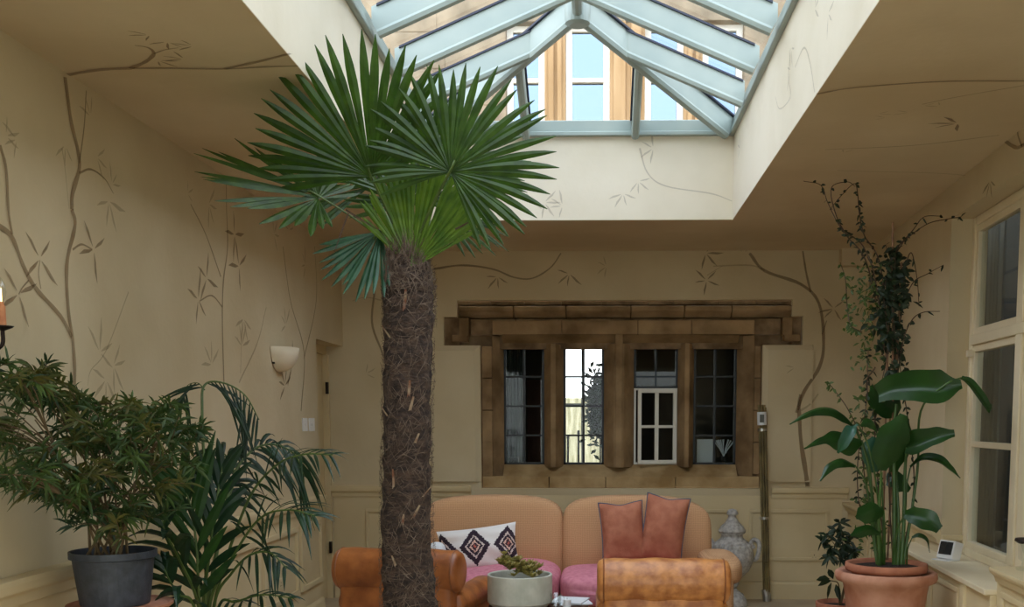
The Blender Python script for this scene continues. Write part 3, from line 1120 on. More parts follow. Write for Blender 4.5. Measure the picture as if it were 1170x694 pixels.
# passage outside the side window (dim, with pale curtains)
m = MB()
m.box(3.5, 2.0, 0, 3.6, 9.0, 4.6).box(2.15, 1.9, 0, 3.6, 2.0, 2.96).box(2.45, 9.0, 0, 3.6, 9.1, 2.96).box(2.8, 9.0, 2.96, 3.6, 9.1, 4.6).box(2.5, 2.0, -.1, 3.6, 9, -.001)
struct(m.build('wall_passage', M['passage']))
for i, (ya, yb, w_) in enumerate(((8.05, 8.55, 'far'), (7.05, 7.4, 'middle'), (6.2, 6.5, 'near'))):
    m = MB()
    n = 36
    vs = []
    for k in range(n + 1):
        y = ya + (yb - ya) * k / n
        xk = 3.0 + 0.018 * math.sin(k * 1.2)
        vs += [(xk, y, 0.3), (xk, y, 3.3), (xk + .006, y, 3.3), (xk + .006, y, 0.3)]
    m.add(vs, [(4 * k, 4 * k + 1, 4 * k + 5, 4 * k + 4) for k in range(n)] + [(4 * k + 3, 4 * k + 7, 4 * k + 6, 4 * k + 2) for k in range(n)])
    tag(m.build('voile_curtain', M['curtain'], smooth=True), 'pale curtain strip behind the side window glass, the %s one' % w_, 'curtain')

# ---------------------------------------------------------------- painted mural
def onleft(px, py):
    return ax(px, py, XL + 0.004)


def onback(px, py):
    q = at(px, py, D - 0.004)
    if (xd < q.x < xd + .42 or xc - .42 < q.x < xc) and 1.02 < q.z < za:
        q = at(px, py, D - 0.034)
    return q


def onceil(px, py):
    return az(px, py, ZC - 0.004)


def onwellr(px, py):
    return ax(px, py, OX1 - 0.004)


def onwellb(px, py):
    return at(px, py, OY1 - 0.004)


def onright(px, py):
    d = ray(px, py)
    # plane X = 2.14 + .054 (Y - 6.6) - .006
    t = (2.14 - 0.006 - 0.054 * 6.6) / (d.x - 0.054 * d.y)
    return V((0, 0, EYE)) + d * t


class Mural:
    def __init__(s, fn, nrm):
        s.a, s.b, s.fn, s.n = MB(), MB(), fn, V(nrm)

    def line(s, pts, w, k=2.8925, o=(0, 0), pale=False, w2=None):
        P = bez([V((o[0] + x / k, o[1] + y / k, 0)) for x, y in pts], 6)
        q = [s.fn(p_.x, p_.y) for p_ in P]
        n = len(q)
        ws = [w + ((w2 if w2 is not None else w * .5) - w) * i / (n - 1) for i in range(n)]
        ws = [t * (0.85 + 0.3 * noise.noise(V((i * .35, w * 900, 0)))) for i, t in enumerate(ws)]
        sd = []
        for i in range(n):
            T = q[min(i + 1, n - 1)] - q[max(i - 1, 0)]
            sd.append(T.cross(s.n))
        (s.b if pale else s.a).blade(q, ws, sd, 0)
        return s

    def leaves(s, c, k=2.8925, o=(0, 0), n=4, L=0.12, a0=None, pale=False, spread=1.6):
        L *= .8
        p0 = s.fn(o[0] + c[0] / k, o[1] + c[1] / k)
        u = s.n.orthogonal().normalized() if abs(s.n.z) > .9 else V((0, 0, 1))
        w = s.n.cross(u)
        a0 = R.uniform(0, 6.28) if a0 is None else a0
        for i in range(n):
            a = a0 + spread * (i - (n - 1) / 2) * .55 + R.uniform(-.15, .15)
            d = u * math.cos(a) + w * math.sin(a)
            l = L * R.uniform(.7, 1.1)
            st = p0 + d * .015
            side = d.cross(s.n)
            (s.b if pale else s.a).blade([st, st + d * l * .3, st + d * l * .6 + side * l * .03, st + d * l], [.003, l * .12, l * .14, .002], side, 0)
        return s

    def done(s, parent, name='painted_branches'):
        if s.a.v:
            s.a.build(name, M['paint'], parent)
        if s.b.v:
            s.b.build('faded_branches', M['paintl'], parent)


mu = Mural(onleft, (1, 0, 0))
c1 = dict(k=2.8925, o=(0, 0))
c4 = dict(k=2.8925, o=(0, 230))
mu.line([(215, 255), (235, 400), (258, 500), (262, 560), (240, 640), (238, 694)], .032, w2=.032, **c1)
mu.line([(238, 28), (248, 80), (225, 180), (220, 260), (228, 380), (240, 450), (247, 560), (245, 640), (250, 720)], .034, w2=.03, **c4)
mu.line([(-40, 60), (0, 85), (40, 120), (80, 220), (120, 290), (200, 380), (238, 450)], .03, w2=.026, **c4)
mu.line([(0, 480), (20, 560), (28, 694), (40, 775)], .022, w2=.018, **c1)
mu.line([(285, 300), (278, 420), (262, 540)], .008, w2=.012, **c1)
mu.line([(748, -190), (748, 0), (752, 150), (738, 270), (735, 400), (740, 600)], .014, w2=.02, **c4)
mu.line([(630, 10), (680, 110), (730, 250)], .008, w2=.014, **c4)
mu.line([(735, 350), (700, 312), (660, 330)], .012, w2=.008, **c4)
mu.line([(240, 160), (270, 143), (305, 160)], .012, w2=.008, **c4)
mu.line([(135, 290), (128, 240), (132, 195)], .008, w2=.006, **c4)
mu.line([(95, 262), (75, 285), (62, 308)], .008, w2=.006, **c4)
mu.line([(880, 350), (850, 470), (790, 600)], .01, w2=.018, pale=True, **c4)
mu.line([(800, 390), (795, 570)], .01, w2=.01, pale=True, **c4)
mu.line([(935, 150), (960, 330), (1005, 500), (995, 694)], .014, w2=.02, **c4)
mu.line([(1040, 150), (1045, 330), (1005, 520)], .012, w2=.014, **c4)
mu.line([(425, 300), (350, 495), (300, 560), (290, 610)], .008, pale=True, **c4)
mu.line([(205, 490), (215, 560), (228, 690)], .008, pale=True, **c1)
mu.line([(262, 572), (300, 560), (345, 590), (375, 640)], .012, w2=.006, **c1)
for c_, a_ in (((132, 190), 0.0), ((62, 306), 2.9), ((310, 160), 1.2), ((655, 325), 2.0), ((683, 255), .4), ((790, 215), 1.0), ((775, 110), .8)):
    mu.leaves(c_, n=4, L=.16 if c_[0] < 400 else .2, a0=a_, spread=2.6, **c4)
for c_ in ((330, 500), (350, 590), (805, 390), (375, 545), (945, 410), (955, 95), (905, 110), (1010, 210), (700, 540), (800, 480), (690, 10), (360, 0)):
    mu.leaves(c_, n=4, L=.17, pale=True, **c4)
for c_ in ((965, 545), (942, 610)):
    mu.leaves(c_, n=5, L=.22, a0=0.6, **c4)
for c_ in ((370, 610), (215, 480), (300, 385), (320, 520), (620, 640), (20, 450), (55, 460)):
    mu.leaves(c_, n=3, L=.1, pale=True, **c1)
mu.done(wl)
mu = Mural(onceil, (0, 0, -1))
mu.line([(214, 249), (280, 238), (350, 229), (430, 226)], .036, w2=.03, **c1)
mu.line([(430, 226), (480, 205), (508, 178), (490, 158), (445, 150)], .028, w2=.008, **c1)
mu.line([(430, 226), (560, 226), (740, 228), (860, 222), (985, 218)], .022, w2=.018, **c1)
mu.line([(740, 228), (850, 205), (960, 177)], .022, w2=.018, **c1)
mu.line([(508, 178), (545, 165), (590, 158)], .01, w2=.006, **c1)
for c_, a_ in (((495, 115), 1), ((552, 138), 2), ((640, 152), 0.4), ((610, 195), .3), ((520, 200), 3)):
    mu.leaves(c_, n=3, L=.09, a0=a_, **c1)
c3 = dict(k=2.8925, o=(770, 0))
mu.line([(472, 311), (600, 290), (880, 270), (1160, 268)], .02, w2=.018, **c3)
mu.line([(820, 345), (940, 320), (1160, 282)], .012, w2=.012, pale=True, **c3)
mu.line([(500, 495), (800, 480), (1075, 447)], .016, w2=.016, pale=True, **c3)
mu.leaves((938, 408), n=4, L=.16, a0=1.2, **c3)
for c_ in ((880, 350), (820, 352), (780, 372), (670, 378), (705, 390), (560, 505)):
    mu.leaves(c_, n=2, L=.07, pale=True, **c3)
mu.line([(250, 130), (700, 150), (760, 230)], .012, w2=.012, pale=True, k=2.8925, o=(870, 150))
mu.done(ceiling)
mu = Mural(onright, (-1, 0, 0))
mu.line([(1075, 447), (1100, 470), (1130, 488), (1150, 482), (1168, 470)], .022, w2=.018, **c3)
mu.line([(1132, 408), (1138, 450), (1150, 484)], .016, w2=.014, **c3)
mu.leaves((1045, 598), n=4, L=.13, a0=3.1, spread=1.4, **c3)
mu.done(wr)
mu = Mural(onback, (0, -1, 0))
c5 = dict(k=2.8925, o=(380, 230))
c6 = dict(k=2.8925, o=(770, 230))
c7 = dict(k=2.732, o=(860, 440))
mu.line([(330, 225), (430, 212), (530, 225), (600, 252), (660, 255), (720, 220), (755, 172)], .02, w2=.012, **c5)
mu.line([(135, 170), (140, 280), (130, 400), (160, 490), (185, 560)], .018, w2=.02, **c5)
mu.line([(170, 330), (110, 318), (65, 330)], .014, w2=.008, pale=True, **c5)
mu.leaves((545, 250), n=4, L=.14, a0=2.8, **c5)
mu.leaves((782, 240), n=4, L=.15, a0=2.6, **c5)
mu.leaves((110, 572), n=3, L=.1, pale=True, **c5)
mu.line([(250, 172), (300, 230), (420, 275), (480, 340), (495, 470), (480, 550), (430, 630), (405, 700)], .028, w2=.034, **c6)
mu.line([(130, 215), (250, 212), (300, 228)], .012, w2=.018, pale=True, **c6)
mu.line([(426, 165), (436, 230), (452, 300)], .016, w2=.02, **c6)
mu.line([(110, 245), (160, 214)], .008, pale=True, **c6)
mu.line([(505, 395), (490, 440)], .01, w2=.014, **c6)
mu.line([(150, 30), (145, 70), (150, 170), (165, 270), (172, 322)], .034, w2=.05, **c7)
mu.line([(205, 28), (180, 60), (150, 80)], .015, w2=.02, pale=True, **c7)
mu.leaves((108, 262), n=5, L=.14, a0=3.1, spread=2.2, **c6)
mu.leaves((105, 172), n=4, L=.16, a0=4.2, **c6)
mu.leaves((528, 355), n=5, L=.15, a0=-1.0, spread=3, **c6)
mu.leaves((400, 550), n=2, L=.1, pale=True, **c6)
mu.leaves((230, 170), n=3, L=.12, pale=True, **c6)
mu.leaves((905, 215), n=4, L=.1, pale=True, **c5)
mu.done(wb)
mu = Mural(onwellr, (-1, 0, 0))
mu.line([(400, 222), (430, 158), (450, 210), (465, 305)], .012, w2=.01, pale=True, **c3)
mu.line([(385, 160), (378, 250), (385, 320), (350, 360), (335, 320)], .012, pale=True, **c3)
for c_ in ((465, 30), (510, 45), (388, 160), (385, 230), (218, 490)):
    mu.leaves(c_, n=3, L=.12, pale=True, **c3)
mu.done(well)
mu = Mural(onwellb, (0, -1, 0))
c2 = dict(k=2.8925, o=(380, 0))
mu.line([(1015, 490), (1040, 570), (1100, 615), (1250, 640), (1320, 665)], .014, pale=True, **c2)
mu.line([(640, 640), (690, 690)], .012, pale=True, **c2)
for c_ in ((1060, 490), (1010, 600), (960, 640), (700, 670), (760, 680)):
    mu.leaves(c_, n=4, L=.12, pale=True, **c2)
mu.done(well)


# ---------------------------------------------------------------- palm
def rad_sides(pts, side):
    return side


def fan(parent, hasp, axis, nrm, n, spread, L, mat_, root, w=0.034, droop=0.12, cut=0.42, lenf=None, rad=.007, bend=0.0):
    """palmate frond: n folded segments from the hasp, petiole down to root"""
    a = V(axis).normalized()
    nn = V(nrm)
    nn = (nn - a * nn.dot(a)).normalized()
    s_ = nn.cross(a)
    mb = MB()
    h = V(hasp)
    for i in range(n):
        u = i / (n - 1) * 2 - 1
        th = u * spread / 2 + R.uniform(-.02, .02)
        d = (a * math.cos(th) + s_ * math.sin(th))
        l = L * (1 - 0.25 * abs(u) ** 2.5) * R.uniform(.93, 1.04)
        if lenf:
            l *= lenf(u)
        d = (d + nn * (0.05 * math.sin(i * 2.1))).normalized()
        pts, ws = [], []
        K = 9
        dr = droop * R.uniform(.6, 1.5)
        step = spread / (n - 1)
        for k in range(K + 1):
            t = k / K
            q = h + d * (l * t) + V((0, 0, -1)) * (dr * l * t ** 2.6) + nn * (bend * l * t * t) - nn * (0.05 * l * (1 - t) * abs(u))
            pts.append(q)
            full = min(w * 1.0, 2 * l * t * math.tan(step / 2) * 1.08 + .003)
            if t > cut:
                full *= (1 - ((t - cut) / (1 - cut)) ** 3.2) * 0.92 + .06
            ws.append(max(full, .003))
        mb.blade(pts, ws, d.cross(nn), fold=0.5)
    fr = mb.build('frond', mat_, parent)
    if (V(root) - h).length > 0.03:
        r0 = V(root)
        md = (r0 + h) / 2 + V((0, 0, .04)) * (h - r0).length
        p_ = MB().tube(bez([r0, md, h, h + a * .05], 6), [rad] * 19 if False else rad, 7, squash=.6)
        p_.build('petiole', M['stalk'], fr)
    return fr


YP = 4.8
PX = lambda x, y, dy=0.0: at(x, y, YP + dy)
palm_base = V((PX(466, 694).x - 0.0, YP, 0))
palm = empty('palm_tree', palm_base, 'tall fan palm with hairy brown trunk standing under the roof light', 'palm')
tr = [(474, 860, .175), (471, 760, .15), (469, 694, .128), (465, 640, .116), (464, 560, .108), (465, 500, .106), (466, 420, .107), (467, 350, .111), (466, 320, .108), (465, 300, .088), (466, 288, .06)]
ctr = [PX(x, y) for x, y, r_ in tr]
ctr[0].z = 0.36
cp = bez(ctr, 10)
rr = []
for i in range(len(tr) - 1):
    for k in range(10):
        rr.append(tr[i][2] + (tr[i + 1][2] - tr[i][2]) * k / 10)
rr.append(tr[-1][2])
mb = MB()
nn_ = 40
for i, q in enumerate(cp):
    for k in range(nn_):
        a_ = 2 * pi * k / nn_
        ring = 0.012 * ((i * 0.22 + 1.3 * math.sin(a_ + i * .05) / 6) % 1.0)
        nz_ = noise.noise(V((math.cos(a_) * 3, math.sin(a_) * 3, q.z * 9))) * .012
        r_ = rr[i] * 0.93 + ring + nz_
        mb.v.append(q + V((r_ * math.cos(a_), r_ * math.sin(a_), 0)))
for i in range(len(cp) - 1):
    for k in range(nn_):
        mb.f.append((i * nn_ + k, i * nn_ + (k + 1) % nn_, (i + 1) * nn_ + (k + 1) % nn_, (i + 1) * nn_ + k))
mb.f.append(tuple((len(cp) - 1) * nn_ + k for k in range(nn_)))
mb.f.append(tuple(range(nn_))[::-1])
mb.build('trunk', M['trunk'], palm, smooth=True)
# loose fibre wrapped round the trunk
mb = MB()
for i in range(3400):
    t = R.uniform(.02, 1) * (len(cp) - 1)
    if R.random() < .1:
        t = (len(cp) - 1) * R.uniform(.85, 1)
    i0 = int(min(t, len(cp) - 2))
    q = cp[i0].lerp(cp[i0 + 1], t - i0)
    r_ = rr[i0] + .006
    a_ = R.uniform(0, 2 * pi)
    da = R.uniform(-.7, .7)
    dz = R.uniform(-.06, .1)
    off = R.uniform(.0, .012)
    pts = []
    for k in range(5):
        s_ = k / 4
        aa = a_ + da * s_
        r2 = r_ + off * math.sin(pi * s_) + (R.uniform(0, .014) if k == 4 else 0) + .003 * math.sin(7 * aa)
        pts.append(q + V((r2 * math.cos(aa), r2 * math.sin(aa), dz * s_ + .012 * math.sin(3 * s_ + a_))))
    mb.blade(pts, [.0012, .0022, .0026, .002, .0008], V((0, 0, 1)), 0)
for i in range(160):
    a_ = R.uniform(0, 2 * pi)
    q = cp[-6] + V((.08 * math.cos(a_), .08 * math.sin(a_), R.uniform(-.05, .03)))
    d = V((math.cos(a_) * .55, math.sin(a_) * .55, R.uniform(.3, 1.1))).normalized()
    l = R.uniform(.04, .12)
    mb.blade([q, q + d * l * .5, q + d * l + V((0, 0, -.2 * l))], [.002, .002, .0008], V((-math.sin(a_), math.cos(a_), 0)), 0)
tag(mb.build('trunk_fibre', M['fibre'], palm), kind='stuff')
# cut leaf bases
for (x, y, dx) in ((472, 441, 1), (478, 500, 4), (478, 580, 5), (457, 636, -2), (474, 459, 3), (468, 340, 2), (449, 380, -5), (486, 560, 7), (465, 590, 3), (447, 470, -4), (455, 540, 2), (482, 300, 5)):
    q = PX(x, y)
    ci = min(range(len(cp)), key=lambda i: abs(cp[i].z - q.z))
    c_ = cp[ci]
    dxx = max(-.95, min(.95, (q.x - c_.x) / rr[ci]))
    a_ = -math.acos(dxx)
    rd = V((math.cos(a_), math.sin(a_), 0))
    s0 = V((c_.x, c_.y, q.z)) + rd * (rr[ci] * .9)
    MB().blade([s0 + V((-dx * .004, 0, -.07)), s0 + rd * .012 + V((0, 0, -.02)), s0 + rd * .03 + V((dx * .003, 0, .02))], [.012, .014, .009], rd.cross(V((0, 0, 1))), .35).build('leaf_base', M['stub'], palm)
# terracotta pot and soil (below the picture's edge)
pt = MB().lathe([(0.16, 0), (0.19, 0.02), (0.235, 0.34), (0.255, 0.345), (0.26, 0.40), (0.235, 0.40), (0.23, 0.36), (0.0, 0.36)], palm_base, 40, cap=False)
po = pt.build('pot', M['terra'], palm, smooth=False)
MB().lathe([(0.228, 0.362), (0.1, 0.375), (0.0, 0.372)], palm_base, 30, cap=False).build('soil', M['soil'], palm)

crown = PX(466, 300)
Fr = lambda x, y, dy: PX(x, y, dy)


def dirpx(ang, tilt=0.0):
    """direction with image angle (deg, anticlockwise from right) and tilt away from the viewer"""
    a = math.radians(ang)
    t = math.radians(tilt)
    return V((math.cos(a) * math.cos(t), math.sin(t), math.sin(a) * math.cos(t)))


toV = V((0, -1, 0.0))
# upper left fan
fan(palm, Fr(424, 202, -.14), dirpx(104, -17), V((0, -1, .25)), 27, math.radians(166), .575, M['leaf'], crown, w=.052, droop=.03)
# right fan facing the viewer, all round
fan(palm, Fr(514, 196, -.22), dirpx(62, -4), V((0, -1, .1)), 36, math.radians(258), .51, M['leaf'], crown, w=.042, droop=.08, cut=.4, lenf=lambda u: 1 - .16 * abs(u))
# second layer right, behind
fan(palm, Fr(505, 190, .2), dirpx(40, 20), V((0, -1, .3)), 24, math.radians(190), .42, M['leaf'], crown, w=.040, droop=.06)
# upright pleated fan from the crown
fan(palm, Fr(470, 306, -.09), dirpx(84, 6), V((0, -1, 0)), 28, math.radians(104), .53, M['leafy'], crown + V((0, -.05, -.04)), w=.040, droop=.02, cut=.75, lenf=lambda u: .88 + .12 * (1 - abs(u)) - .1 * u)
fan(palm, Fr(478, 300, .05), dirpx(66, 8), V((0, -1, .2)), 16, math.radians(60), .42, M['leafy'], crown + V((0, 0, -.04)), w=.036, droop=.04, cut=.6)
# drooping bluish fan lower left
fan(palm, Fr(434, 263, -.02), dirpx(236, -12), V((0, -1, .5)), 13, math.radians(92), .31, M['leafb'], crown + V((-.04, 0, -.02)), w=.034, droop=.02, cut=.45, lenf=lambda u: 1.0 + .22 * abs(u))
# long left fan seen edge-on
fan(palm, Fr(364, 224, -.1), dirpx(158, -8), V((0.1, -.52, .85)), 26, math.radians(240), .54, M['leaf'], crown, w=.046, droop=.05, lenf=lambda u: 1 - .35 * abs(u))
# back fans giving the crown depth
fan(palm, Fr(420, 212, .45), dirpx(150, 18), V((0, -.8, .6)), 22, math.radians(170), .40, M['leaf'], crown, w=.042, droop=.1)
fan(palm, Fr(468, 232, .35), dirpx(95, 25), V((0, -1, .3)), 24, math.radians(190), .40, M['leaf'], crown, w=.036, droop=.05)
fan(palm, Fr(500, 245, .25), dirpx(10, 20), V((.2, -.7, .8)), 18, math.radians(150), .34, M['leaf'], crown, w=.03, droop=.22)
mb = MB()
for (x0, y0, x1, y1) in ((398, 244, 382, 288), (395, 240, 430, 262), (520, 262, 538, 253), (440, 322, 442, 300)):
    a, b = Fr(x0, y0, -.1), Fr(x1, y1, -.1)
    mb.blade([a, (a + b) / 2, b], [.008, .008, .003], V((1, 0, 0)), .3)
mb.build('dry_leaf_strand', M['twig'], palm)


# ---------------------------------------------------------------- kentia palm (left)
def pinnate(parent, rachis, n, L, w, mat_, droop=.5, t0=.25, name='frond', up_=None, spreadang=.9, rr_=.006, ltaper=True, one=None, fold=.25, gravity=1.0):
    P = bez(rachis, 10)
    m_ = len(P)
    mb = MB()
    for i in range(n):
        t = t0 + (1 - t0) * (i + .5) / n
        f_ = t * (m_ - 1)
        i0 = min(int(f_), m_ - 2)
        q = P[i0].lerp(P[i0 + 1], f_ - i0)
        T = (P[i0 + 1] - P[i0]).normalized()
        upv = V(up_) if up_ else V((0, -.35, 1))
        S = T.cross(upv)
        if S.length < .2:
            S = T.cross(V((0, -1, 0)))
        S.normalize()
        N = S.cross(T).normalized()
        u = (i + .5) / n
        l0 = L * (math.sin(pi * (0.18 + .74 * u)) ** .7 if ltaper else 1)
        for sg in (-1, 1):
            if one and sg != one:
                continue
            l = l0 * R.uniform(.85, 1.1)
            d = (T * math.cos(spreadang * (1 - .45 * u)) + S * sg * math.sin(spreadang * (1 - .3 * u)) + N * .15 + V((R.gauss(0, .07), R.gauss(0, .1), R.gauss(0, .07)))).normalized()
            droop_ = droop * R.uniform(.6, 1.4)
            pts = []
            for k in range(7):
                s_ = k / 6
                pts.append(q + d * (l * s_) + V((0, 0, -1)) * (droop_ * l * s_ ** 2 * gravity))
            ws = [w * x for x in (.35, .85, 1, .95, .75, .45, .08)]
            mb.blade(pts, ws, d.cross(N), fold)
    fr = mb.build(name, mat_, parent)
    MB().tube(P, [rr_ * (1 - .75 * i / (m_ - 1)) for i in range(m_)], 6).build('stalk', M['stalk'] if mat_ is not M['nand'] else M['nandstem'], fr)
    return fr


def clampx(q, lim=XL + .05):
    q.x = max(q.x, lim)
    return q


YK = 4.75
K_ = lambda x, y, dy=0.0: at(x, y, YK + dy)
kb = V((K_(236, 700).x, YK, 0))
ken = empty('kentia_palm', kb, 'dark green arching feather palm beside the black plastic pot', 'palm')
base = kb + V((0, 0, .34))
fl = [
    ([(236, 690, 0), (234, 560, 0), (231, 470, .05), (234, 440, .1), (256, 438, .12), (280, 452, .14), (296, 480, .14)], 15, .29, .0125, 'kentia', .3, .58, 1),
    ([(234, 446, .1), (226, 438, .1), (214, 441, .1), (209, 456, .1)], 7, .26, .0125, 'kentia', .35, .05, -1),
    ([(240, 690, 0), (262, 560, .2), (283, 520, .3), (308, 508, .35), (335, 518, .4), (348, 545, .45)], 15, .22, .022, 'kentia', 1.1, .42),
    ([(245, 690, 0), (280, 580, -.1), (312, 535, -.2), (345, 520, -.3), (380, 520, -.35)], 12, .2, .014, 'kentia', .5, .42),
    ([(240, 690, -.1), (270, 630, -.2), (298, 592, -.3), (330, 583, -.4), (360, 590, -.45)], 12, .22, .018, 'kentia', .5, .45),
    ([(245, 690, -.1), (265, 655, -.2), (285, 635, -.3), (308, 632, -.35), (328, 650, -.4)], 9, .16, .018, 'kentia', .7, .45),
    ([(250, 694, -.1), (270, 688, -.2), (300, 680, -.3), (335, 684, -.35)], 9, .15, .018, 'kentia', .6, .3),
    ([(228, 690, -.15), (225, 630, -.2), (218, 580, -.2), (206, 545, -.2)], 7, .42, .044, 'kentiay', .12, .22),
    ([(234, 690, -.1), (240, 630, -.15), (246, 580, -.15), (255, 530, -.1)], 8, .36, .04, 'kentia', .2, .25),
    ([(226, 690, -.2), (205, 640, -.3), (190, 610, -.4), (184, 590, -.4)], 6, .34, .042, 'kentia', .6, .25),
    ([(232, 690, .1), (245, 600, .2), (250, 555, .3), (238, 535, .35), (215, 545, .35)], 12, .28, .028, 'kentia', .8, .4),
    ([(238, 690, .1), (255, 590, .25), (268, 545, .35), (255, 518, .4), (228, 518, .4)], 12, .24, .024, 'kentia', .9, .45),
    ([(222, 694, -.3), (205, 680, -.4), (192, 660, -.45), (186, 640, -.45)], 6, .3, .04, 'kentia', .6, .2),
]
for pts, n, L, w, mk, dr_, t0, *on in fl:
    pp = ([base] if pts[0][1] > 600 else []) + [clampx(K_(x, y, dy)) for x, y, dy in pts]
    up_ = (0, -1, .1) if mk == 'kentiay' or w >= .04 or on else ((.5, -.6, .6))
    f_ = pinnate(ken, pp, n, L, w, M[mk], dr_, t0, up_=up_, spreadang=.5 if w >= .036 else .95, rr_=.009 if pts[0][1] > 600 else .003, one=on[0] if on else None)
for f_ in [o for o in col.objects if o.parent == ken]:
    for v_ in f_.data.vertices:
        lim = XL + .035 - kb.x
        if v_.co.x < lim:
            v_.co.x = lim + R.uniform(0, .01)
MB().lathe([(0.13, 0), (0.15, 0.02), (0.185, 0.32), (0.2, 0.325), (0.2, 0.36), (0.18, 0.36), (0.175, 0.33), (0.0, 0.33)], kb, 32, cap=False).build('pot', M['terra'], ken)
MB().lathe([(0.175, 0.332), (0.1, .345), (0, .345)], kb, 24, cap=False).build('soil', M['soil'], ken)

# ---------------------------------------------------------------- shrub in the black pot
YB = 4.12
pc = at(132, 690, YB)
zb_ = pc.z
nb = empty('potted_shrub', (pc.x, YB, zb_), 'bushy narrow-leaved shrub in a ribbed black plastic pot', 'potted plant')
zt2 = at(132, 629, YB).z
rt_ = 46.5 / 1206 * YB
pr_ = [(rt_ * .80, 0), (rt_ * .82, .006), (rt_ * .955, zt2 - zb_ - .03), (rt_ * 1.03, zt2 - zb_ - .026), (rt_ * 1.03, zt2 - zb_), (rt_ * .97, zt2 - zb_), (rt_ * .93, zt2 - zb_ - .035), (0.0, zt2 - zb_ - .035)]
MB().lathe([(r_, zb_ + z_) for r_, z_ in pr_], (pc.x, YB, 0), 48, cap=False).build('pot', M['blackpot'], nb)
MB().lathe([(rt_ * .93, zt2 - .034), (rt_ * .5, zt2 - .026), (0, zt2 - .028)], (pc.x, YB, 0), 30, cap=False).build('soil', M['soil'], nb)
tops = []
cl = [(20, 425, 18, 14), (60, 450, 26, 16), (40, 480, 34, 20), (60, 520, 34, 22), (30, 540, 24, 18), (95, 470, 24, 16), (110, 495, 26, 18), (135, 470, 26, 12),
      (150, 500, 30, 20), (175, 490, 24, 16), (190, 520, 26, 18), (130, 540, 36, 24), (165, 550, 30, 24), (110, 580, 34, 18), (150, 590, 30, 16), (90, 550, 30, 20), (70, 570, 26, 12), (205, 500, 16, 8), (120, 520, 30, 20)]
soilp = V((pc.x, YB, zt2 - .03))


def ylim(px):
    return min(YB, 2.02 * 1200 / max(684 - px, 1))


stems = []
for (x, y, sx, sy) in cl:
    yq = ylim(x - 10)
    tgt = at(x, y, yq - R.uniform(0, .12))
    b0 = soilp + V((R.uniform(-.08, .08), R.uniform(-.08, .05), 0))
    mid_ = b0.lerp(tgt, .5) + V((0, 0, .04))
    P = bez([b0, mid_, tgt], 6)
    MB().tube(P, [.006 * (1 - .6 * i / (len(P) - 1)) for i in range(len(P))], 5).build('stem', M['nandstem'], nb)
    stems.append((P, tgt, sx, sy, yq))
cnt = 0
for P, tgt, sx, sy, yq in stems:
    k = 6 if sx > 22 else 4
    for j in range(k):
        px_s = R.gauss(0, sx * .55) / 1200 * yq
        pz_s = R.gauss(0, sy * .55) / 1200 * yq
        q = V((tgt.x + px_s, tgt.y - R.uniform(-.1, .22), tgt.z + pz_s))
        lim = -2.02 + .0
        q.x = max(q.x, lim)
        d = V((R.uniform(-1, 1) + px_s * 6, R.uniform(-.7, .35), R.uniform(-.15, .6))).normalized()
        st = P[len(P) * 2 // 3]
        r_ = [st, st.lerp(q, .6) + V((0, 0, .02)), q, q + d * .07, q + d * .13 + V((0, 0, -.015))]
        P2 = bez(r_, 5)
        mb = MB()
        for a_ in range(int(len(P2) * .4), len(P2)):
            for sg in (-1, 1, 0):
                if R.random() < .22:
                    continue
                T = (P2[a_] - P2[a_ - 1]).normalized()
                dd = (T * R.uniform(.2, .9) + V((R.gauss(0, .7), R.gauss(0, .6), R.gauss(.05, .6)))).normalized()
                l = R.uniform(.045, .085)
                wv = R.uniform(.008, .0125)
                mb.blade([P2[a_], P2[a_] + dd * l * .3, P2[a_] + dd * l * .65 + V((0, 0, -.08 * l)), P2[a_] + dd * l + V((0, 0, -.25 * l))], [.002, wv, wv * .85, .001], dd.cross(V((R.gauss(0, .5), -1, R.gauss(0, .6)))), .2)
        f_ = mb.build('leaf_spray', M['nand'] if R.random() < .7 else M['nandy'], nb)
        MB().tube(P2, [.0028 * (1 - .6 * a_ / len(P2)) for a_ in range(len(P2))], 5).build('twig', M['nandstem'], f_)
        cnt += 1
for f_ in [o for o in col.objects if o.parent == nb]:
    for o2 in [f_] + list(f_.children):
        for v_ in o2.data.vertices:
            lim = XL + .03 - pc.x
            if v_.co.x < lim:
                v_.co.x = lim + R.uniform(0, .01)
# stand and saucer carrying it
sg = empty('plant_stand', (pc.x + .02, YB, 0), 'round terracotta saucer-topped stand under the black pot', 'plant stand')
MB().lathe([(0.0, zb_ - .03), (.17, zb_ - .03), (.2, zb_ - .005), (.2, zb_ + .004), (.185, zb_ + .004), (.175, zb_ - .002), (0, zb_ - .002)], (pc.x + .02, YB, 0), 40, cap=False).build('saucer', M['terrapale'], sg)
MB().lathe([(.13, 0), (.15, .03), (.09, .09), (.07, .3), (.08, zb_ - .14), (.14, zb_ - .06), (.155, zb_ - .031)], (pc.x + .02, YB, 0), 32).build('pedestal', M['terrapale'], sg)
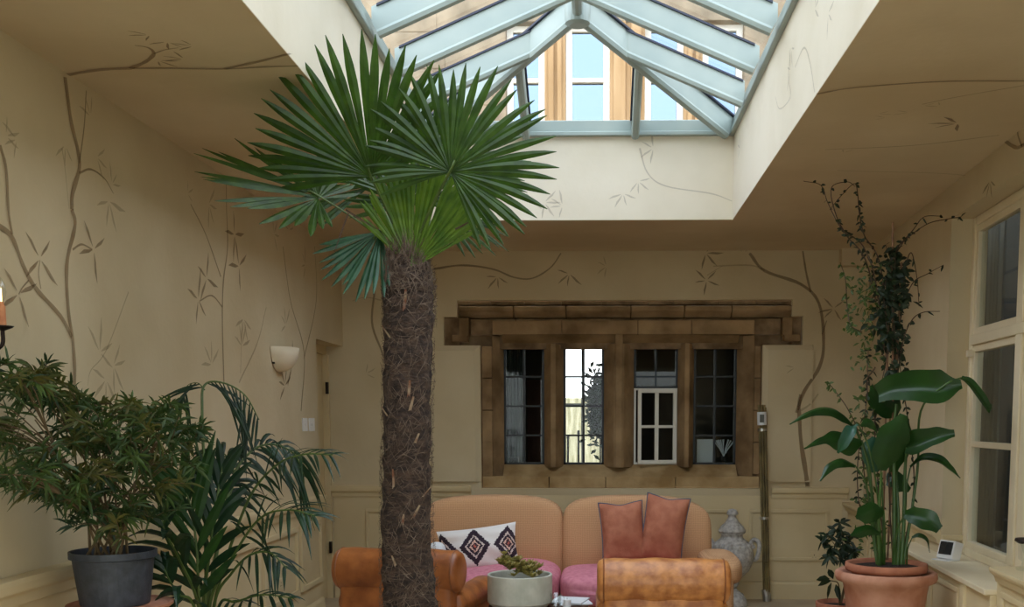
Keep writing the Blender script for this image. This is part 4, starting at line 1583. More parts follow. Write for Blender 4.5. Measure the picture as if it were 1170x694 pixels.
# ---------------------------------------------------------------- right: strelitzia in terracotta
YT = 5.92
tc_ = at(1012, 660, YT)
tx = tc_.x
ztr = at(1012, 652, YT).z
big = empty('terracotta_planter', (tx, YT, 0), 'large pale terracotta pot with a wide rolled rim in front of the sill', 'pot')
rb_ = 57 / 1206 * YT
MB().lathe([(0.0, 0.0), (rb_ * .52, 0), (rb_ * .56, .02), (rb_ * .80, ztr - .13), (rb_ * .84, ztr - .07), (rb_ * .97, ztr - .055), (rb_ * 1.0, ztr - .035), (rb_ * .99, ztr - .01), (rb_ * .93, ztr), (rb_ * .84, ztr - .01), (rb_ * .80, ztr - .05), (rb_ * .6, ztr - .10), (0, ztr - .10)], (tx, YT, 0), 56, cap=False).build('body', M['terrapale'], big, smooth=True)
st_ = empty('potted_strelitzia', (tx, YT, ztr - .099), 'broad-leaved strelitzia in a terracotta pot set inside a larger one', 'potted plant')
zi = at(1012, 643, YT).z
ri = 46 / 1206 * YT
MB().lathe([(0, ztr - .099), (ri * .70, ztr - .099), (ri * .86, zi - .05), (ri * .97, zi - .045), (ri * 1.0, zi - .03), (ri * .99, zi - .003), (ri * .94, zi), (ri * .87, zi - .012), (ri * .84, zi - .03), (0, zi - .03)], (tx, YT, 0), 56, cap=False).build('pot', M['terra'], st_, smooth=True)
MB().lathe([(ri * .85, zi - .026), (ri * .4, zi - .01), (0, zi - .014)], (tx, YT, 0), 30, cap=False).build('soil', M['soil'], st_)
S_ = lambda x, y, dy=0.0: at(x, y, YT + dy)


def paddle(pts, widths, side, mat_, stalk, fold=.25, sw=.010, wav=.0):
    P = bez([S_(*q) for q in pts], 6)
    n = len(P)
    W = []
    for i in range(n):
        t = i / (n - 1) * (len(widths) - 1)
        k = min(int(t), len(widths) - 2)
        u = t - k
        u = u * u * (3 - 2 * u)
        W.append((widths[k] + (widths[k + 1] - widths[k]) * u) / 1206 * YT)
    lf = MB().blade(P, W, V(side), fold, cols=6).build('leaf', mat_, st_, smooth=True)
    if stalk:
        Q = bez([S_(*q) for q in stalk], 6)
        MB().tube(Q, [sw * (1 - .45 * i / (len(Q) - 1)) for i in range(len(Q))], 8).build('stalk', M['strelstalk'], lf)
    return lf


b_ = lambda x, dy=0: (x, 646, dy)
# great top leaf folding over to the right
paddle([(1004, 452, .05), (1022, 445, 0), (1048, 443, -.1), (1075, 445, -.18), (1099, 440, -.22)], [26, 34, 40, 44, 12], (.1, .25, 1), M['strel'], [b_(1022), (1022, 560, 0), (1021, 500, .0), (1024, 462, .0)], .5, .014)
paddle([(1030, 466, .12), (1018, 462, .1), (1004, 452, .08), (996, 440, .06)], [26, 36, 30, 6], (.2, .2, 1), M['strel'], None, .5)
paddle([(1098, 432, -.2), (1108, 438, -.22), (1121, 455, -.25), (1131, 470, -.25), (1133, 462, -.25)], [6, 11, 12, 8, 3], (.8, .4, .6), M['strel'], [b_(1032), (1048, 540, 0), (1052, 470, -.1), (1080, 440, -.2), (1098, 432, -.2)], .4, .008)
# left arching leaves
paddle([(976, 487, -.05), (962, 473, -.12), (944, 468, -.2), (922, 473, -.28), (902, 485, -.33)], [6, 18, 15, 9, 2], (0.1, .75, .6), M['strel'], [b_(1006), (1000, 590, 0), (988, 520, -.02), (976, 487, -.05)], .5)
paddle([(985, 505, -.1), (972, 506, -.15), (958, 502, -.2), (940, 503, -.25), (919, 513, -.3)], [8, 30, 26, 9, 2], (0.1, .5, .85), M['strel'], [b_(1003), (998, 600, 0), (994, 540, -.05), (985, 505, -.1)], .4)
paddle([(981, 486, -.2), (971, 493, -.22), (963, 507, -.24), (957, 518, -.25)], [6, 15, 13, 3], (1, .2, .5), M['strelb'], [b_(1008), (1002, 560, -.05), (992, 510, -.15), (981, 486, -.2)], .3, .006)
paddle([(977, 532, -.1), (964, 528, -.18), (949, 533, -.22), (937, 550, -.28)], [6, 13, 11, 2], (0, .6, .7), M['strel'], [b_(1002), (997, 610, 0), (990, 555, -.05), (977, 532, -.1)], .4, .007)
paddle([(1003, 500, -.1), (1001, 488, -.12), (993, 483, -.14), (983, 487, -.16)], [5, 13, 14, 3], (0, .5, .8), M['strel'], [b_(1010), (1008, 560, 0), (1003, 500, -.1)], .3, .006)
# central upright leaf
paddle([(1008, 538, -.12), (1014, 520, -.14), (1023, 498, -.15), (1033, 474, -.12)], [12, 36, 38, 10], (1, .1, .35), M['strel'], [b_(1005, -.05), (1004, 600, -.08), (1007, 540, -.12)], .22, .013)
paddle([(1000, 540, -.02), (998, 525, -.04), (996, 512, -.05), (1000, 500, -.04)], [8, 22, 22, 8], (1, .1, 0), M['strelb'], None, .25)
paddle([(1022, 540, .02), (1026, 520, .0), (1032, 500, .0), (1036, 478, .02)], [10, 34, 34, 8], (1, .3, 0), M['strel'], [b_(1026), (1027, 600, 0), (1024, 540, .02)], .25, .012)
# right rolled leaf
paddle([(1036, 512, -.05), (1050, 507, -.12), (1070, 500, -.18), (1091, 496, -.22)], [18, 34, 24, 10], (.0, .35, 1), M['strel'], [b_(1030), (1033, 590, 0), (1034, 540, -.02), (1036, 512, -.05)], .55, .013)
paddle([(1040, 535, 0), (1055, 524, -.08), (1072, 526, -.15), (1085, 536, -.2), (1097, 547, -.22)], [6, 12, 13, 10, 2], (0.2, .7, .6), M['strel'], [b_(1028), (1034, 590, 0), (1036, 555, 0), (1040, 535, 0)], .4, .007)
paddle([(1034, 588, -.12), (1045, 590, -.16), (1060, 596, -.2), (1073, 606, -.22)], [10, 20, 26, 12], (.1, .4, 1), M['strel'], [b_(1020), (1024, 610, -.05), (1034, 588, -.12)], .3, .007)
paddle([(1042, 615, -.08), (1050, 613, -.1), (1058, 618, -.12), (1062, 632, -.14)], [4, 8, 7, 2], (.2, .7, .6), M['strel'], [b_(1036), (1037, 628, -.05), (1042, 615, -.08)], .4, .005)
paddle([(1010, 584, -.1), (1000, 584, -.15), (988, 588, -.18), (978, 592, -.2)], [12, 24, 22, 4], (0, .4, 1), M['strel'], [b_(1010), (1011, 612, -.05), (1010, 584, -.1)], .35, .007)
paddle([(1006, 610, -.1), (995, 605, -.13), (983, 608, -.16), (972, 612, -.18)], [6, 13, 14, 3], (0, .5, .9), M['strel'], [b_(1008), (1008, 628, -.05), (1006, 610, -.1)], .35, .006)
paddle([(1040, 560, .12), (1030, 552, .12), (1022, 548, .12), (1014, 556, .12)], [8, 26, 26, 6], (0, .4, 1), M['strel'], None, .3)

# ---------------------------------------------------------------- climber on stakes in the same pot
cb = V((tx + .02, YT + .13, zi - .01))
clm = empty('climbing_plant', cb, 'twining climber on bamboo stakes rising behind the strelitzia, tendrils reaching the ceiling', 'climber')
C_ = lambda x, y, dy=.14: at(x, y, YT + dy)
for x0, x1, y1 in ((1008, 1016, 330), (1020, 1020, 254), (1028, 1010, 380), (1014, 1030, 300)):
    a, b = C_(x0, 640, .14 + R.uniform(-.04, .04)), C_(x1, y1)
    MB().tube([a, b], .006, 6).build('stake', M['stake'], clm)


def zig(pts, n=8):
    return bez([C_(*q) for q in pts], n)


def putleaf(mb, q, d, l, w):
    s_ = d.orthogonal() if R.random() < .3 else d.cross(V((R.uniform(-.3, .3), -1, R.uniform(-.3, .3))))
    mb.blade([q, q + d * l * .35, q + d * l * .7 + V((0, 0, -.1 * l)), q + d * l + V((0, 0, -.2 * l))], [.003, w, w * .8, .002], s_, .25)


def dleaf():
    return V((R.uniform(-1, 1), R.uniform(-.8, .4), R.uniform(-.9, .6))).normalized()


vines = [
    [(1010, 400), (1000, 320), (985, 280), (962, 262), (946, 232), (938, 212), (918, 207)],
    [(1008, 380), (990, 300), (968, 270), (955, 245), (950, 215), (968, 208), (977, 213)],
    [(1015, 380), (1005, 300), (988, 270), (982, 245), (980, 222), (976, 210), (960, 225), (948, 240)],
    [(1020, 400), (1022, 320), (1025, 285), (1042, 268), (1062, 255), (1085, 250), (1098, 248)],
    [(1022, 400), (1018, 310), (1030, 280), (1044, 262), (1056, 248), (1076, 247)],
    [(1022, 420), (1030, 340), (1036, 300), (1042, 290), (1048, 320), (1050, 350)],
    [(1020, 420), (1030, 360), (1042, 325), (1060, 313), (1078, 303)],
    [(1024, 440), (1032, 390), (1042, 366), (1055, 357), (1074, 356)],
    [(1005, 640), (990, 560), (982, 500), (970, 470), (955, 448), (945, 436)],
    [(1012, 640), (985, 590), (980, 530), (990, 460), (992, 400)],
    [(1030, 640), (1044, 560), (1040, 500), (1030, 430), (1020, 360), (1016, 300)],
    [(1012, 640), (1004, 560), (1000, 480), (1014, 400), (1010, 340), (1018, 290)],
    [(1020, 640), (1016, 540), (1026, 460), (1006, 390), (1024, 330), (1012, 280)],
    [(985, 380), (972, 372), (968, 350), (966, 320), (960, 300)],
    [(1000, 420), (990, 440), (1000, 480), (1004, 520)],
]
for v in vines:
    P = zig([(x, y, .14 + R.uniform(-.06, .06) if y < 630 else .14) for x, y in v])
    P[0] = P[0]
    vo = MB().tube(P, [.0045 * (1 - .6 * i / (len(P) - 1)) for i in range(len(P))], 5).build('vine', M['twig'], clm)
    lm = MB()
    thin = v[-1][1] < 270 or v[-1][0] > 1045
    for i in range(2, len(P)):
        if R.random() < (.28 if thin and i > len(P) * .5 else .6):
            for _ in range(1 if thin and i > len(P) * .5 else 2):
                putleaf(lm, P[i], dleaf(), R.uniform(.022, .04), R.uniform(.01, .018))
    lm.build('vine_leaves', M['vinel'] if v[0] in ((985, 380), (1005, 640)) else M['vine'], vo)
lm = MB()
for k in range(430):
    y = R.choice([R.uniform(285, 440), R.uniform(300, 400)])
    cxp = 1018 + 5 * math.sin(y / 22) + (4 if y > 380 else 0)
    sp = 12 if 300 < y < 390 else 9
    x = R.gauss(cxp, sp * .65)
    q = C_(x, y, .14 + R.gauss(0, .05))
    putleaf(lm, q, dleaf(), R.uniform(.035, .06), R.uniform(.02, .036))
lm.build('foliage', M['vine'], clm)
lm = MB()
for k in range(170):
    y = R.uniform(300, 420)
    q = C_(R.gauss(992, 9) - (y - 300) * .02, y, .16 + R.gauss(0, .05))
    putleaf(lm, q, dleaf(), R.uniform(.02, .04), R.uniform(.01, .016))
for k in range(150):
    y = R.uniform(440, 636)
    q = C_(R.gauss(994, 10), y, .16 + R.gauss(0, .04))
    putleaf(lm, q, dleaf(), R.uniform(.03, .05), R.uniform(.014, .022))
lm.build('young_foliage', M['vinel'], clm)

# small leafy plant in a little terracotta pot at the floor side
YM = 6.62
sx_ = at(959, 690, YM).x
zr = at(959, 688, YM).z
sm = empty('small_potted_plant', (sx_, YM, 0), 'small terracotta pot with leafy sprigs behind the large planter', 'potted plant')
MB().lathe([(0, 0), (.09, 0), (.1, .01), (.125, zr - .05), (.145, zr - .045), (.148, zr - .003), (.135, zr), (.125, zr - .03), (0, zr - .03)], (sx_, YM, 0), 36, cap=False).build('pot', M['terra'], sm, smooth=False)
MB().lathe([(.126, zr - .028), (.05, zr - .02), (0, zr - .02)], (sx_, YM, 0), 24, cap=False).build('soil', M['soil'], sm)
for k, (x, y) in enumerate(((945, 612), (955, 606), (950, 626), (965, 622), (975, 632), (940, 618), (960, 598), (948, 636), (972, 612))):
    tip = at(x, y, YM - R.uniform(0, .1))
    P = bez([V((sx_ + R.uniform(0, .05), YM, zr - .02)), at(968, 655, YM), at((x + 966) / 2, (y + 640) / 2, YM - .02), tip], 6)
    vo = MB().tube(P, [.004 * (1 - .5 * i / (len(P) - 1)) for i in range(len(P))], 5).build('sprig', M['nandstem'], sm)
    lm = MB()
    for j in range(16):
        q = P[-1] if j < 7 else P[R.randint(len(P) - 9, len(P) - 1)]
        putleaf(lm, q, dleaf(), R.uniform(.05, .08), R.uniform(.018, .026))
    lm.build('leaves', M['vine'], vo)
P = bez([V((sx_, YM, zr - .02)), at(958, 668, YM - .1), at(950, 664, YM - .15)], 5)
vo = MB().tube(P, .004, 5).build('sprig', M['nandstem'], sm)
lm = MB()
for x, y, dx, dz in ((950, 664, -.8, -.1), (950, 666, -.3, -1), (948, 662, -.9, .15), (952, 662, -.4, .9), (955, 668, .3, -1)):
    q = at(x, y, YM - .15)
    putleaf(lm, q, V((dx, -.2, dz)).normalized(), .09, .04)
lm.build('leaves', M['vine'], vo)

# thermostat-like device on the sill
dv = at(1072, 634, 6.35)
dvx, dvy = dv.x + .03, 6.3
dv = empty('sill_display', (dvx, dvy, ZL), 'white tilted display gadget standing on the deep window sill', 'device')
rotz = Matrix.Rotation(math.radians(-58), 3, 'Z')
rt2 = rotz @ Matrix.Rotation(math.radians(-16), 3, 'X')
MB().box(-.065, -.05, 0, .065, .05, .006, rotz, (0, 0, 0)).build('base_plate', M['plastic'], None, bevel=.002)
bpl = bpy.data.objects[-1] if False else [o for o in col.objects if o.name.startswith('base_plate')][-1]
bpl.parent = dv
mb = MB().box(-.058, -.022, .006, .058, .055, .118, rt2, (0, 0, 0))
o = mb.build('body', M['plastic'], None, bevel=.006)
o.parent = dv
mb = MB().box(-.046, -.0245, .03, .046, -.0215, .108, rt2, (0, 0, 0))
o2 = mb.build('screen', M['screen'], None)
o2.parent = dv

# ---------------------------------------------------------------- sofa
YS = 7.62
sxc = at(643, 600, YS).x
sw2 = (at(812, 600, YS).x - sxc)
szt = at(643, 567, YS).z
sofa = empty('sofa', (sxc, YS, 0), 'tan woven camel-back sofa with pink seat cushions under the stone window', 'sofa')


def back_def(side):
    h2 = sw2 / 2

    def f(w):
        u = w.x / h2          # -1..1 in this half
        hump = 1 - (abs(u - side * -0.08) ** 2.3) * 0.13
        if side * u > .6:
            hump -= (side * u - .6) * .12
        if w.z > 0:
            w.z *= hump
        w.y += max(w.z, 0) * 0.16
        return w
    return f


for sgn in (-1, 1):
    hz_ = (szt - .22) / 2
    MB().soft((sxc + sgn * sw2 / 2, YS + .02, .22 + hz_), (sw2 / 2 + .004, .13, hz_), 7, 16, back_def(sgn)).build('backrest', M['tan'], sofa, smooth=True)
aw = at(839, 640, YS - .5).x - at(798, 640, YS - .5).x
for sgn in (-1, 1):
    xo = sxc + sgn * (sw2 - .02)
    zarm = at(820, 632, YS - .45).z
    mb = MB().soft((xo, YS - .42, .22 + (zarm - .22 - .1) / 2), (.10, .40, (zarm - .22) / 2), 8, 10)
    ao = mb.build('armrest', M['tan'], sofa, smooth=True)
    mb = MB()
    mb.soft((xo + sgn * .035, YS - .42, zarm - .095), (.135, .405, .095), 3.2, 12)
    mb.build('arm_roll', M['tan'], ao, smooth=True)
for sgn in (-1, 1):
    MB().soft((sxc + sgn * (sw2 - .1) / 2, YS - .43, .43), ((sw2 - .1) / 2, .40, .125), 4.5, 14, lambda w: V((w.x, w.y, w.z + (.02 * math.sin(w.x * 6)) * (w.z > 0)))).build('seat_cushion', M['pink'], sofa, smooth=True)
MB().soft((sxc, YS - .42, .22), (sw2 + .05, .39, .12), 12, 10).build('base', M['tan'], sofa, smooth=True)
for sx2 in (-1, 1):
    for yy2 in (-.78, -.02):
        MB().lathe([(.02, 0), (.028, .02), (.03, .12)], (sxc + sx2 * (sw2 - .08), YS + yy2, 0), 12).build('leg', M['wood'], sofa)


def pillow(name, c, w, h, t, rot, mat_, label, cat, group=None, pipe=None, pinch=.07, dent=0.0, wob=.008):
    n = 20
    mb = MB()
    uvs = []
    for sd in (1, -1):
        for i in range(n + 1):
            for j in range(n + 1):
                u, v_ = -1 + 2 * i / n, -1 + 2 * j / n
                k = (1 - abs(u) ** 2.6) * (1 - abs(v_) ** 2.6)
                th = t * max(k, 0) ** .55
                x = u * (1 - pinch * (1 - abs(v_) ** 2) * abs(u) ** 3 * 1) * w / 2
                z = v_ * (1 - pinch * (1 - abs(u) ** 2) * abs(v_) ** 3) * h / 2
                if dent:
                    th *= 1 - dent * math.exp(-((u * 1.4) ** 2 + ((v_ + .75) * 2.2) ** 2))
                    z -= dent * .06 * h * math.exp(-(u * 2.5) ** 2) * (v_ > .6)
                th += wob * noise.noise(V((u * 2.3, v_ * 2.3, c[0] * 7))) * (1 if k > 0.02 else 0)
                mb.v.append(V((x, -sd * th, z)))
                uvs.append(((u + 1) / 2, (v_ + 1) / 2))
    N = (n + 1) ** 2
    for sd in (0, 1):
        for i in range(n):
            for j in range(n):
                q = [sd * N + a * (n + 1) + b for a, b in ((i, j), (i + 1, j), (i + 1, j + 1), (i, j + 1))]
                mb.f.append(tuple(q) if sd == 0 else tuple(q[::-1]))
    o = mb.build(name, mat_, None, smooth=True)
    uvl = o.data.uv_layers.new(name='UVMap')
    for lp in o.data.loops:
        uvl.data[lp.index].uv = uvs[lp.vertex_index]
    o.location = c
    o.rotation_euler = [math.radians(a) for a in rot]
    tag(o, label, cat, group)
    if pipe:
        P = []
        for (i, j) in [(i, 0) for i in range(n)] + [(n, j) for j in range(n)] + [(n - i, n) for i in range(n)] + [(0, n - j) for j in range(n + 1)]:
            P.append(mb.v[i * (n + 1) + j])
        p_ = MB().tube(P, .005, 6, cap=False).build('piping', pipe, None)
        p_.parent = o
    return o


yf = YS - .12
k_ = at(549, 624, yf - .10)
pillow('kilim_cushion', (k_.x, yf - .22, k_.z - .01), .56, .33, .09, (-22, -7, 4), M['kilim'], 'white kilim cushion with dark diamond motifs on the pink seat', 'cushion', wob=.03)
k_ = at(711, 606, yf - .08)
pillow('rust_cushion', (k_.x, yf - .21, k_.z), .31, .43, .09, (-14, -3, 8), M['rust'], 'rust velvet cushion leaning beside its taller twin, nearer the sofa middle', 'cushion', 'rust cushions on the sofa', M['rustpipe'], dent=.5)
k_ = at(757, 602, yf - .06)
pillow('rust_cushion', (k_.x, yf - .22, k_.z), .30, .47, .095, (-12, 8, -6), M['rust'], 'taller rust velvet cushion with a raised corner, nearer the sofa arm', 'cushion', 'rust cushions on the sofa', M['rustpipe'], dent=.45)
k_ = at(499, 629, yf - .45)
MB().soft((k_.x, yf - .45, k_.z - .03), (.062, .07, .085), 2.6, 10).build('tmp', M['paper'])
o = [q for q in col.objects if q.name == 'tmp'][0]
o.name = 'bolster_cushion'
tag(o, 'small rounded pale blue-white cushion beside the palm trunk on the sofa', 'cushion')


# ---------------------------------------------------------------- armchairs
def armchair(c, rz, W, ztop, mat_, label):
    ch_ = empty('leather_armchair', c, label, 'armchair', 'leather armchairs with their backs to the viewer')
    ch_.rotation_euler = (0, 0, math.radians(rz))
    h = W / 2
    rr2 = .125

    def part(mb, name, m_, par=ch_, **k):
        o = mb.build(name, m_, None, **k)
        o.parent = par
        return o
    # rolled top of the back
    mb = MB()

    def dd(w):
        w.z += .006 * noise.noise(V((w.x * 4, w.y * 6, 1))) - .012 * (w.x / h) ** 4
        return w
    # squarer roll: capped cylinder with softened ends
    mb = MB()
    prof = [(.0, -h), (rr2 * .72, -h), (rr2 * .88, -h + .01), (rr2 * .965, -h + .03)] + [(rr2 * .985 + .003 * math.sin(i * 1.3) + .003 * math.sin(pi * i / 14), -h + .055 + (W - .11) * i / 14) for i in range(15)] + [(rr2 * .965, h - .03), (rr2 * .88, h - .01), (rr2 * .72, h), (.0, h)]
    mb.lathe(prof, (0, rr2 * .95, ztop - rr2), 36, cap=False, ax='x')
    roll = part(mb, 'back_roll', mat_, smooth=True)
    for sx in (-1, 1):
        for k2, xx in ((1, h - .036),):
            P = [V((sx * xx, rr2 * .95 + rr2 * .965 * math.cos(a), ztop - rr2 + rr2 * .965 * math.sin(a))) for a in [2 * pi * i / 36 for i in range(37)]]
            part(MB().tube(P, .005, 6, cap=False), 'piping', M['piping'], roll)
    part(MB().soft((0, .13, (ztop - rr2 + .12) / 2 + .02), (h - .035, .095, (ztop - rr2 - .12) / 2 + .03), 9, 12), 'backrest', mat_, smooth=True)
    for sx in (-1, 1):
        a_ = part(MB().soft((sx * (h - .075), .42, .30), (.065, .36, .20), 8, 10), 'armrest', mat_, smooth=True)
        mb = MB()
        prof = [(0, 0), (.07, 0), (.08, .012)] + [(.083, .03 + .62 * i / 6) for i in range(7)] + [(.08, .67), (.07, .68), (0, .68)]
        mb.lathe(prof, (sx * (h - .075), .12, .49), 28, cap=False, ax='y')
        part(mb, 'arm_roll', mat_, a_, smooth=True)
    part(MB().soft((0, .48, .40), (h - .11, .32, .10), 5, 12), 'seat_cushion', mat_, smooth=True)
    part(MB().soft((0, .42, .22), (h - .03, .37, .11), 12, 8), 'base', mat_, smooth=True)
    for sx in (-1, 1):
        for yy2 in (.1, .72):
            part(MB().lathe([(.018, 0), (.03, .03), (.032, .12)], (sx * (h - .09), yy2, 0), 12), 'leg', M['wood'])
    return ch_


c1_ = at(446, 640, 5.95)
armchair((c1_.x + .02, 5.88, 0), -10, .755, .815, M['leather'], 'worn brown leather armchair with rolled back, partly behind the palm trunk')
c2_ = at(759, 640, 5.65)
armchair((c2_.x, 5.62, 0), 0, .725, at(759, 640, 5.68).z, M['leatherpale'], 'paler worn leather armchair with rolled back, in front of the rust cushions')

# ---------------------------------------------------------------- coffee table and what stands on it
tb = empty('coffee_table', (-.43, 6.35, 0), 'low dark wooden coffee table between the armchairs and the sofa', 'table')
ZT = .44
MB().box(-.66, 5.98, ZT - .03, -.06, 6.50, ZT).build('table_top', M['wood'], tb, bevel=.006)
for x in (-.62, -.10):
    for y in (6.02, 6.46):
        MB().box(x - .022, y - .022, 0, x + .022, y + .022, ZT - .03).build('leg', M['wood'], tb)
yp = 6.24
pxc = at(594, 670, yp)
zpt = at(594, 656, yp).z
pl = empty('stone_planter', (pxc.x, yp, ZT), 'round pale stone planter of dried succulents on the coffee table', 'planter')
rp = 37.5 / 1206 * yp
zr0, zr1 = ZT, zpt
MB().lathe([(0, zr0), (rp * .86, zr0), (rp * .88, zr0 + .012), (rp * .95, zr0 + .016), (rp, zr0 + .03), (rp, zr1 - .004), (rp * .985, zr1), (rp * .94, zr1), (rp * .925, zr1 - .006), (rp * .92, zr1 - .055), (0, zr1 - .055)], (pxc.x, yp, 0), 56, cap=False).build('bowl', M['planter'], pl)
MB().lathe([(rp * .92, zr1 - .052), (rp * .4, zr1 - .04), (0, zr1 - .045)], (pxc.x, yp, 0), 28, cap=False).build('soil', M['soil'], pl)
mb = MB()
for k in range(75):
    cl_ = R.choice([(596, 652, .03, 1.4), (580, 646, -.06, 1.0), (604, 655, -.04, .9)])
    q = at(cl_[0], cl_[1], yp + cl_[2]) + V((R.gauss(0, .04) * cl_[3], R.gauss(0, .035), R.gauss(0.008, .016)))
    q.z = max(q.z, zr1 - .03)
    q.x = max(pxc.x - rp * .98, min(pxc.x + rp * .8, q.x))
    for j in range(9):
        a_ = j * 2.4
        d = V((math.cos(a_), math.sin(a_), R.uniform(.4, 1.4))).normalized()
        mb.blade([q, q + d * .02, q + d * .04], [.007, .019, .004], V((-math.sin(a_), math.cos(a_), .2)), .3)
mb.build('foliage', M['succ'], pl)
mgx = at(641, 688, 6.15)
mg = empty('glass_mug', (mgx.x, 6.15, ZT), 'clear glass mug with a ring handle beside the stone planter', 'mug')
zc_ = ZT
MB().lathe([(0, zc_), (.028, zc_), (.03, zc_ + .01), (.034, zc_ + .09), (.032, zc_ + .09), (.028, zc_ + .012), (0, zc_ + .012)], (mgx.x - .03, 6.15, 0), 24, cap=False).build('cup', M['clear'], mg, smooth=True)
P = [V((mgx.x + .004 + .018 * math.cos(a), 6.15, zc_ + .05 + .026 * math.sin(a))) for a in [2 * pi * i / 24 for i in range(25)]]
MB().tube(P, .0035, 6, cap=False).build('handle', M['clear'], mg)
q = at(648, 686, 6.10)
cd = empty('white_candle', (q.x, 6.10, ZT), 'short white pillar candle between the mug and the magazines', 'candle')
MB().lathe([(0, ZT), (.022, ZT), (.022, ZT + .062), (.018, ZT + .066), (0, ZT + .062)], (q.x, 6.10, 0), 20, cap=False).build('wax', M['paper'], cd)
MB().tube([(q.x, 6.1, ZT + .06), (q.x, 6.1, ZT + .074)], .0012, 5).build('wick', M['lead'], cd)
for k, (x, y, a_, lb) in enumerate(((668, 688, 12, 'white magazine lying on the coffee table at the bottom of the pile'), (664, 687, -14, 'white magazine lying skewed on top of another on the coffee table'))):
    q = at(x, y, 6.42)
    mz = MB().box(q.x - .17, 6.26, ZT + .0005 + k * .008, q.x + .03, 6.48, ZT + .008 + k * .008, Matrix.Rotation(math.radians(a_), 3, 'Z')).build('magazine', M['paper'])
    tag(mz, lb, 'magazine', 'magazines on the coffee table')

# ---------------------------------------------------------------- urn
yu = 8.78
uc = at(836, 640, yu)
uz = lambda y: max(0, at(836, y, yu).z)
ur = lambda w: w / 1206 * yu
urn = empty('garden_urn', (uc.x, yu, 0), 'weathered grey lidded urn with scroll handles beside the sofa', 'urn')
us = lambda l: [(ur(a), uz(b)) for a, b in l]
body = us([(0, 672), (6, 672), (9, 667), (7, 663), (12, 660), (20, 652), (24, 643), (25.5, 636), (24, 628), (19, 620), (13, 615), (12, 611), (15, 609), (0, 609)])
MB().lathe(body, (uc.x, yu, 0), 48, cap=False).build('body', M['urn'], urn, smooth=True)
lid = us([(0, 609), (15, 609), (15.5, 606), (13, 602), (8, 597), (5, 592), (4.5, 589), (6.5, 588), (6, 585), (4, 582.5), (0, 581.5)])
MB().lathe(lid, (uc.x, yu, 0), 40, cap=False).build('lid', M['urn'], urn, smooth=True)
ft = us([(0, 673), (6, 672.5), (8, 675), (14, 679), (17, 684), (18.5, 688)]) + [(ur(19), .012), (ur(19), 0), (0, 0)]
MB().lathe(ft, (uc.x, yu, 0), 40, cap=False).build('foot', M['urn'], urn, smooth=True)
for sx in (-1, 1):
    pts = [(19, 636), (27, 640), (31, 630), (31, 621), (26, 617), (22, 621), (25, 627)]
    P = bez([V((uc.x + sx * ur(a), yu, uz(b))) for a, b in pts], 6)
    MB().tube(P, ur(2.6), 8).build('handle', M['urn'], urn, smooth=True)
for k in range(14):
    a_ = 2 * pi * k / 14
    q = V((uc.x + ur(19) * math.cos(a_), yu + ur(19) * math.sin(a_), uz(622)))
    MB().soft(q + V((0, 0, -.02)), (.028, .028, .035), 2.2, 6).build('carved_leaf', M['urn'], urn, smooth=True)

# ---------------------------------------------------------------- bundle of canes
yc = 8.98
cn = empty('cane_bundle', (at(876, 688, yc).x, yc, 0), 'tied bundle of garden canes with a white tag leaning by the stone window', 'canes')
for k in range(8):
    a_ = 2 * pi * k / 7
    r_ = 0 if k == 7 else .024
    bx, tx2 = at(876, 690, yc).x, at(871, 470, yc).x
    b = V((bx + r_ * math.cos(a_) * .9, yc + r_ * math.sin(a_) * .9, 0.0))
    t = V((tx2 + r_ * math.cos(a_) * 1.2, yc + .03 + r_ * math.sin(a_) * .9, at(871, 462 + R.uniform(0, 4), yc).z))
    n = 12
    P = [b.lerp(t, i / n) for i in range(n + 1)]
    rad2, pts2 = [], []
    for i in range(n):
        for u, f_ in ((0.02, 1.0), (.46, .9), (.5, 1.25), (.54, .9)):
            pts2.append(P[i].lerp(P[i + 1], u))
            rad2.append(.0095 * f_)
    pts2.append(P[-1])
    rad2.append(.009)
    MB().tube(pts2, rad2, 7).build('cane', M['cane'], cn)


def band(y0_, y1_, r_, m_, name):
    a = at(870.5 + (y0_ - 462) * .024, y0_, yc)
    b = at(870.5 + (y1_ - 462) * .024, y1_, yc)
    a.y = b.y = yc + .02
    MB().tube([b, a], r_, 14).build(name, m_, cn)


band(471, 486, .039, M['paper'], 'label')
a = at(870.5, 475, yc)
MB().box(a.x - .02, yc - .022, at(871, 483, yc).z, a.x + .016, yc - .0185, at(871, 474, yc).z).build('label_print', M['curtain'], cn)
band(490, 493, .037, M['silver'], 'tie')
band(591, 594, .039, M['silver'], 'tie')
a, b = at(874, 674, yc), at(876, 689, yc)
MB().tube([V((b.x, yc, .0)), V((b.x, yc, .05)), V((a.x, yc + .005, a.z))], [.034, .037, .03], 12).build('wrap', M['silver'], cn)

# ---------------------------------------------------------------- wall fittings
o = empty('wall_light', (XL, 7.24, at(320, 408, 7.2).z), 'white plaster half-bowl wall light above the switches', 'wall light')
zt3 = ax(322, 396, XL + .07).z
zb3 = zt3 - .165
mb = MB()
n = 20
prof = [(.0, 1.0), (.45, .98), (.75, .85), (.93, .6), (1, .25), (1.0, 0)]
prof = [(.04, 1.0), (.35, .95), (.62, .82), (.83, .6), (.95, .35), (1.0, 0.0)]
vs = []
for r_, t in prof:
    for k in range(n + 1):
        a_ = pi * k / n - pi / 2
        vs.append(V((XL + .005 + .135 * r_ * math.cos(a_), 7.24 + .175 * r_ * math.sin(a_), zt3 - (zt3 - zb3) * t)))
for r_, t in prof[::-1]:
    for k in range(n + 1):
        a_ = pi * k / n - pi / 2
        vs.append(V((XL + .005 + .125 * r_ * math.cos(a_), 7.24 + .163 * r_ * math.sin(a_), zt3 - (zt3 - zb3 - .01) * t)))
mm_ = 2 * len(prof)
